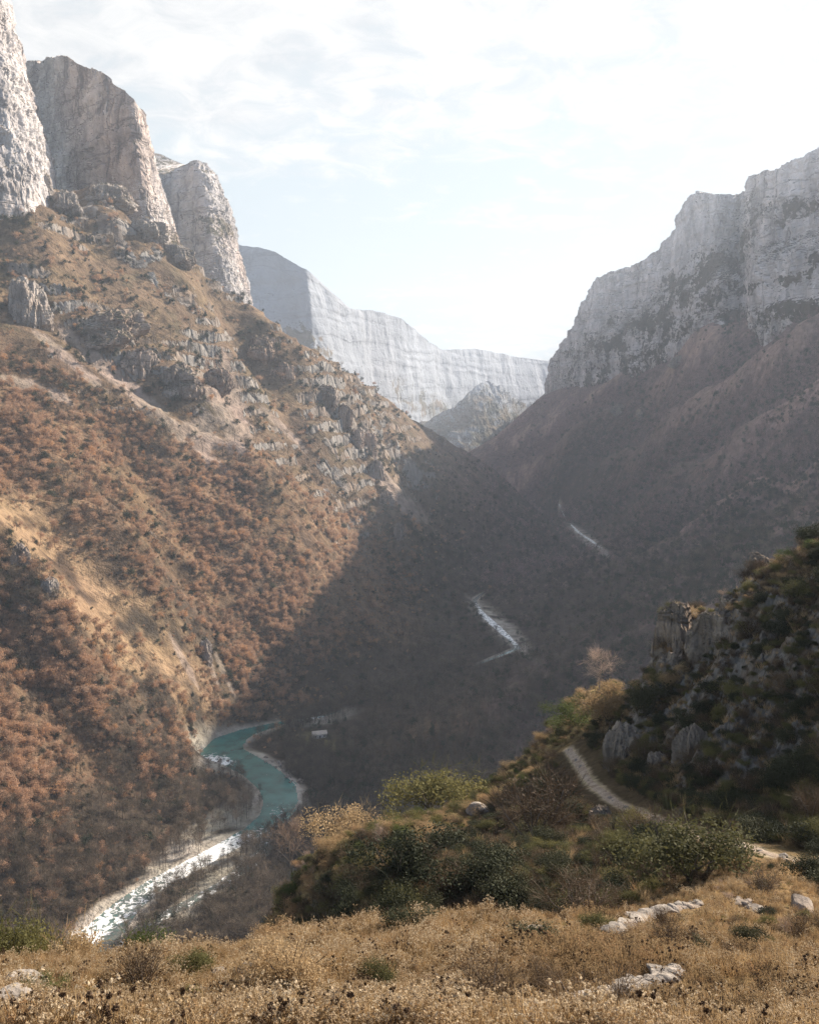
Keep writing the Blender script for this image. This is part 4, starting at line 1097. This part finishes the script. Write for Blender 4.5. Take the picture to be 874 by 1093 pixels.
# ------------------------------------------------------------------ stones and crags
import bmesh
def ico(sub):
    bm = bmesh.new(); bmesh.ops.create_icosphere(bm, subdivisions=sub, radius=1)
    V = np.array([v.co[:] for v in bm.verts]); Fq = np.array([[v.index for v in f.verts] for f in bm.faces]); bm.free(); return V, Fq
_ico = {s: ico(s) for s in (4, 5, 6)}
def rock_mesh(name, seed, sub, mat, blocky=.35, cracks=.12, strat=.0, tall=1.0, lumps=.35, planez=1.0, vert=1.6):
    V, Fq = _ico[sub]; V = V.copy(); rg = np.random.default_rng(seed)
    # cut by random planes into a blocky core
    for _ in range(16):
        n = rot_to(rg.normal(size=3)); h = .62 + .3 * rg.random()
        n[2] *= planez; n = rot_to(n); d = V @ n - h; V = V - np.where(d > 0, d * (.6 + blocky), 0)[:, None] * n[None]
    N = rot_to(V)
    q = V * np.array([1, 1, 1 / tall]) + seed * 3.1
    disp = lumps * .5 * fbm(q[:, 0] * 1.3, q[:, 1] * 1.3, q[:, 2] * 1.3, 3) + cracks * ridged(q[:, 0] * 3, q[:, 1] * 3, q[:, 2] * vert, 5, .6)
    if strat: disp += strat * np.abs(gn(V[:, 2] * 7 * tall ** .5 + .6 * gn(q[:, 0] * 2, q[:, 1] * 2, 0), q[:, 0] * .4, seed)) ** .6
    V = V + N * disp[:, None]
    return mesh_np(name, V, Fq, mat, None, False, {'veg': np.zeros(len(V))}, link=False)

STONE = limestone('field_stone', .12, .5, .0, (.74, .66, .58))
CRAG = limestone('crag_stone', .55, .6, .6, (.60, .50, .41))  # tint lowered to paint shade into the spur crags
HILL = limestone('hill_crag_stone', 2.2, .9, 1.1, (.82, .73, .66))
BOUL = [rock_mesh('stone', s, 4, STONE, .4, .06, .03, 1.0, .12) for s in range(60, 66)]
CR = [rock_mesh('crag', s, 6, CRAG, .4, .22, .04, 1.4, .55, .4, 1.0) for s in range(70, 76)]
HC = [rock_mesh('outcrop', s, 6, HILL, .3, .26, .03, 1.0, .8, .35, .8) for s in range(80, 86)]

def put(src, name, pos, scale, label, cat, group=None, rz=None, tilt=0.0):
    o = src.copy(); o.name = name; COL.objects.link(o); o.location = pos; o.scale = scale
    o.rotation_euler = (rnd.uniform(-tilt, tilt), rnd.uniform(-tilt, tilt), rnd.random() * 6.28 if rz is None else rz)
    return tag(o, label, cat, group)

# stones of the broken terrace walls
def wall_stones(pts, n, smin, smax, label, group, y=None):
    for i in range(n):
        t_ = (i + .5 * rnd.random()) / n * (len(pts) - 1); j = min(int(t_), len(pts) - 2); f_ = t_ - j
        px = pts[j][0] + (pts[j + 1][0] - pts[j][0]) * f_; py = pts[j][1] + (pts[j + 1][1] - pts[j][1]) * f_ + rnd.uniform(-3, 3)
        g = on_ground(px, py); s = smin + (smax - smin) * rnd.random()
        put(BOUL[rnd.randrange(6)], 'stone', g + np.array([0, 0, s * .32]), (s * rnd.uniform(.9, 1.8), s * rnd.uniform(.7, 1.1), s * rnd.uniform(.35, .6)), label, 'stone', group, None, .2)
wall_stones(WALLS[0], 48, .11, .24, 'pale stone of the upper broken wall across the dry field', 'stones of the upper broken wall')
wall_stones(WALLS[1], 18, .11, .24, 'pale slab of the small tumbled heap right of the broken wall', 'stones of the tumbled heap')
wall_stones(WALLS[2], 70, .10, .19, 'pale stone of the lower wall curving through the dry field', 'stones of the lower curving wall')
for px, py, s, lb in [(856, 972, .42, 'large smooth pale boulder by the right edge of the field'), (22, 1062, .30, 'white boulder half buried in the lower left field'), (4, 1085, .30, 'white boulder cut off by the left edge below another boulder'),
                      (234, 1046, .17, 'flat pale stone in the left part of the dry field'), (268, 1050, .24, 'long pale stone beside the flat stone in the dry field'), (570, 1000, .2, 'small pale stone at the top of the dry field'), (510, 868, .9, 'rounded pale boulder near the crest of the spur')]:
    g = on_ground(px, py)
    put(BOUL[rnd.randrange(6)], 'boulder', g + np.array([0, 0, s * .3]), (s * 1.3, s * .9, s * .75), lb, 'boulder', None, None, .15)

# loose stones along the footpath
for i in range(46):
    j = rnd.randrange(len(PATH) - 1); f_ = rnd.random(); sd_ = rnd.choice([-1, 1]) * rnd.uniform(.32, .8)
    x = PATH[j][0] + (PATH[j + 1][0] - PATH[j][0]) * f_; y = PATH[j][1] + (PATH[j + 1][1] - PATH[j][1]) * f_ + sd_
    s = rnd.uniform(.06, .2)
    put(BOUL[rnd.randrange(6)], 'stone', (x, y, float(Hgt(x, y)) + s * .2), (s * 1.3, s, s * .7), 'small loose stone at the edge of the footpath', 'stone', 'loose stones along the footpath', None, .3)

# crags of the spur: (px, py of middle, half width px, half height px, distance, label)
for px, py, wp, hp, y, lb in [(722, 700, 22, 46, 92, 'upper pale crag forming the shoulder of the spur'), (712, 765, 20, 56, 88, 'tall grey crag face under the shoulder of the spur'), (742, 832, 20, 50, 70, 'grey rock pillar rising beside the path'),
                              (766, 690, 26, 30, 86, 'broken ribbed crag right of the shoulder'), (800, 665, 30, 28, 88, 'pale stepped crag below the skyline bushes'), (835, 690, 22, 30, 84, 'small crag in shade near the right edge'),
                              (664, 812, 18, 34, 80, 'leaning rock slab above the path bend'), (700, 840, 14, 30, 72, 'dark crag between the slab and the pillar'), (770, 755, 22, 30, 78, 'shaded crag above the rock pillar'), (810, 605, 14, 12, 92, 'small sunlit crag on the skyline of the spur'),
                              (690, 925, 16, 22, 56, 'low rock below the path beside the large olive bush'), (640, 890, 14, 26, 62, 'narrow rock rib below the path'), (806, 905, 14, 20, 47, 'rounded rock above the path near the right edge'), (560, 850, 14, 10, 98, 'small rock among the crest bushes')]:
    X, T = ray(px, py); x = float(X) * y; zc_ = min(float(T) * y, float(Hgt(x, y)) + hp * y / F * .75)
    put(CR[rnd.randrange(6)], 'crag', (x, y, zc_), (wp * y / F * 1.15, wp * y / F * 1.25, hp * y / F * 1.1), lb, 'rock', None, None, .12)

# outcrops of the left mountainside
for px, py, wp, hp, lb in [(92, 352, 42, 24, 'orange streaked outcrop with a dark overhang on the left mountainside'), (182, 412, 24, 22, 'grey outcrop with a dark cleft below the ledges'), (140, 395, 18, 24, 'blocky outcrop left of the dark cleft'),
                       (14, 328, 24, 34, 'pale rock buttress at the left edge above the scree'), (225, 405, 16, 14, 'low outcrop right of the dark cleft'), (272, 375, 22, 18, 'sunlit outcrop below the crest of the left spur'),
                       (300, 398, 14, 12, 'small outcrop on the crest side of the left spur'), (345, 425, 12, 14, 'pointed outcrop on the left spur'), (362, 448, 10, 16, 'slim pinnacle on the left spur'),
                       (388, 478, 10, 18, 'tall pinnacle in the rocky rib of the left spur'), (402, 508, 9, 16, 'pinnacle below the tall one in the rocky rib'), (412, 545, 9, 20, 'long pinnacle low in the rocky rib'),
                       (378, 470, 8, 13, 'small pinnacle beside the tall one in the rocky rib'), (425, 575, 8, 15, 'lowest pinnacle of the rocky rib'), (100, 205, 26, 14, 'white outcrop below the flat topped tower'),
                       (60, 215, 16, 14, 'white outcrop below the nearest tower'), (150, 245, 22, 14, 'white outcrop low beneath the flat topped tower'), (185, 272, 16, 12, 'white outcrop at the right foot of the flat topped tower'), (30, 195, 16, 16, 'rough white outcrop at the foot of the wall by the left edge'),
                       (46, 632, 8, 14, 'solitary rock tooth in the grass clearing'), (10, 610, 12, 26, 'dark rock rib at the left edge of the clearing'), (215, 700, 7, 16, 'rock rib in the gully above the pool'), (20, 655, 14, 14, 'shaded rock below the dark rib'),
                       (470, 470, 6, 5, 'little rock on the skyline of the left spur'), (662, 438, 11, 7, 'pale crag alone in the wood of the right mountainside, left of a pair'), (687, 441, 8, 7, 'pale crag alone in the wood of the right mountainside, right of a pair'), (838, 345, 12, 12, 'pale crag under the right cliffs near the edge'), (725, 385, 10, 6, 'dark crag in the evergreens under the right cliffs')]:
    g = on_ground(px, py + hp * .5, 300); y = g[1]
    put(HC[rnd.randrange(6)], 'outcrop', g + np.array([wp * y / F * .2, max(wp, hp) * y / F * .95, hp * y / F * .3]), (wp * y / F * 1.05, wp * y / F * 1.0, hp * y / F * 1.0), lb, 'rock', None, None, .12)

# white rocks along the pool
g_ = rg.random
for i in range(70):
    a, b = rnd.choice([((300, 818), (318, 838)), ((283, 812), (300, 818)), ((222, 818), (238, 810)), ((320, 768), (350, 764)), ((296, 885), (306, 868))]); f_ = rnd.random()
    px = a[0] + (b[0] - a[0]) * f_ + rnd.uniform(-5, 7); py = a[1] + (b[1] - a[1]) * f_ + rnd.uniform(-4, 3)
    y = river_y(px, py); x = float(ray(px, py)[0]) * y; s = .5 + 1.3 * rnd.random() ** 2
    put(BOUL[rnd.randrange(6)], 'boulder', (x, y, max(float(Hgt(x, y)), float(river_z(y))) + .2 * s), (s * 1.2, s, s * .8), 'pale boulder at the water edge of the turquoise river', 'boulder', 'boulders at the river edge', None, .4)

# ------------------------------------------------------------------ the small stone house
yh = river_y(341, 787) * 1.0; gh = on_ground(341, 787, 300)
e = bpy.data.objects.new('stone_house', None); COL.objects.link(e); e.location = gh; e.rotation_euler = (0, 0, radians(18))
tag(e, 'small pale stone house alone in a clearing by the river', 'house')
def boxm(x0, x1, y0, y1, z0, z1):
    V = np.array([(x, y, z) for z in (z0, z1) for y in (y0, y1) for x in (x0, x1)], float)
    return V, np.array([(0,2,3,1),(4,5,7,6),(0,1,5,4),(2,6,7,3),(0,4,6,2),(1,3,7,5)])
WALLM = plain('house_wall', (.62, .57, .50), .9, .2, 1.5); ROOFM = plain('house_roof', (.50, .40, .31), .9, .25, 1.2); HOLE = plain('dark_opening', (.03, .026, .022), .9, .2, 1)
L_, Wd, Hh, R_ = 5.6, 2.8, 3.3, 2.0
V = np.array([(-L_,-Wd,-1),(L_,-Wd,-1),(L_,Wd,-1),(-L_,Wd,-1),(-L_,-Wd,Hh),(L_,-Wd,Hh),(L_,Wd,Hh),(-L_,Wd,Hh),(-L_,0,Hh+R_),(L_,0,Hh+R_)], float)
mesh_np('wall', V, [np.array([(0,1,5,4),(2,3,7,6)]), np.array([(1,2,6,9,5),(3,0,4,8,7)])], WALLM, e)
o1, h1 = .4, .25
V = np.array([(-L_-o1,-Wd-o1,Hh-h1),(L_+o1,-Wd-o1,Hh-h1),(L_+o1,0,Hh+R_+.02),(-L_-o1,0,Hh+R_+.02),(L_+o1,Wd+o1,Hh-h1),(-L_-o1,Wd+o1,Hh-h1)], float)
Vt = V + np.array([0, 0, .28]); Va = np.concatenate([V + np.array([0,0,.03]), Vt])
mesh_np('roof', Va, np.array([(0,3,2,1),(3,5,4,2),(6,7,8,9),(9,8,10,11),(0,1,7,6),(1,2,8,7),(2,4,10,8),(4,5,11,10),(5,3,9,11),(3,0,6,9)]), ROOFM, e)
for x_ in (-3.4, 0.0, 3.4):
    v, f_ = boxm(x_ - .6, x_ + .6, -Wd - .08, -Wd + .1, .2 if x_ == 0 else 1.1, 2.3); mesh_np('door' if x_ == 0 else 'window', v, f_, HOLE, e)
# ------------------------------------------------------------------ sun, sky, air, camera
SUN_AZ, SUN_EL = radians(56), radians(33)
sd = bpy.data.lights.new('sun', 'SUN'); sd.energy = 5.0; sd.angle = radians(.5); sd.color = (1.0, .91, .80)
so = bpy.data.objects.new('sun', sd); COL.objects.link(so)
import mathutils
sv = mathutils.Vector((sin(SUN_AZ) * cos(SUN_EL), cos(SUN_AZ) * cos(SUN_EL), sin(SUN_EL)))
so.rotation_euler = sv.to_track_quat('Z', 'Y').to_euler(); so.location = sv * 3000

w = bpy.data.worlds.new('World'); SC.world = w; w.use_nodes = True
t = w.node_tree; t.nodes.clear()
class WT(NT):
    def __init__(self, t): self.t = t
W = WT(t)
out = W.n('ShaderNodeOutputWorld')
sky = W.n('ShaderNodeTexSky', sky_type='NISHITA', sun_disc=False, sun_elevation=SUN_EL, sun_rotation=SUN_AZ, altitude=700, air_density=1.0, dust_density=.8, ozone_density=1.0)
gen = W.n('ShaderNodeTexCoord').outputs['Generated']
sep = W.n('ShaderNodeSeparateXYZ', {0: gen})
zc = W.math('MAXIMUM', sep.outputs[2], .02)
den = W.math('ADD', zc, .12)
pl = W.n('ShaderNodeCombineXYZ', {0: W.math('DIVIDE', sep.outputs[0], den), 1: W.math('DIVIDE', sep.outputs[1], den), 2: 0.3}).outputs[0]
n1 = W.noise(pl, .85, 4, .5, .4)                 # where the deck lies
n2 = W.noise(pl, 7.0, 6, .62, .6)                # small altocumulus
n3 = W.noise(W.scaled(pl, (1, 3.2, 1)), 2.2, 5, .55, .5)   # streaks low over the gap
hi = W.mrange(sep.outputs[2], .17, .33)          # the deck thickens overhead
lo = W.math('MULTIPLY', W.mrange(sep.outputs[2], .165, .10), W.mrange(sep.outputs[0], -.12, .12))
cov = W.math('ADD', W.math('MULTIPLY', hi, .62), W.math('MULTIPLY', lo, .5))
cov = W.math('ADD', cov, W.mrange(n1, .35, .65, -.28, .22))
cov = W.math('ADD', cov, W.mrange(n2, .35, .65, -.22, .22))
cov = W.math('ADD', cov, W.mrange(n3, .45, .7, -.02, .25))
cov = W.mrange(cov, .12, .62)
cl = W.mix(W.mrange(n2, .35, .62), c4(2.9, 3.0, 3.1), c4(3.95, 3.9, 3.8))
front = W.mrange(sep.outputs[1], -.15, .45)   # veil only ahead; the unseen sky behind is left clear to lower ambient light
skyc = W.mix(W.math('MULTIPLY', front, .95), sky.outputs[0], c4(2.75, 3.08, 3.2))  # thin high veil
mixc = W.mix(W.math('MULTIPLY', cov, front), skyc, cl)
bg = W.n('ShaderNodeBackground', {0: mixc, 1: .095})
t.links.new(bg.outputs[0], out.inputs[0])

HAZE = 0.88e-4
hm = NT('haze')
hv = hm.n('ShaderNodeVolumePrincipled', {'Color': c4(.79, .87, 1.0), 'Density': HAZE, 'Anisotropy': .3})
hm.t.links.new(hv.outputs[0], hm.out.inputs['Volume'])
bpy.context.view_layer.update()
_c = np.array([o_.matrix_world @ mathutils.Vector(b_) for o_ in SC.objects if o_.type == 'MESH' and len(o_.data.vertices) for b_ in o_.bound_box])
zmin, zmax = min(float(Z.min()), float(_c[:, 2].min())) - 1.0, float(_c[:, 2].max()) + 15
x0, x1, y0, y1 = float(_c[:, 0].min()) - 60, float(_c[:, 0].max()) + 60, -60., float(_c[:, 1].max()) + 60
hb = [(x, y, z) for z in (zmin, zmax) for y in (y0, y1) for x in (x0, x1)]
ho = mesh_np('haze', hb, [(0,2,3,1),(4,5,7,6),(0,1,5,4),(2,6,7,3),(0,4,6,2),(1,3,7,5)], hm.m)
tag(ho, kind='stuff')

cd = bpy.data.cameras.new('camera'); cam = bpy.data.objects.new('camera', cd); COL.objects.link(cam)
cam.location = (0, 0, 0); cam.rotation_euler = (radians(90) - PITCH, 0, 0)
cd.sensor_fit = 'VERTICAL'; cd.sensor_height = 36; cd.lens = 36 * F / 1093
cd.clip_start = .2; cd.clip_end = 40000
SC.camera = cam
SC.view_settings.view_transform = 'Standard'; SC.view_settings.look = 'None'; SC.view_settings.gamma = 1
SC.view_settings.exposure = 1.4
SC.cycles.use_denoising = True; SC.cycles.denoising_prefilter = 'NONE'; SC.cycles.use_adaptive_sampling = False
SC.cycles.max_bounces = 4; SC.cycles.diffuse_bounces = 2; SC.cycles.glossy_bounces = 2; SC.cycles.transmission_bounces = 3; SC.cycles.volume_bounces = 0
SC.cycles.sample_clamp_indirect = 6
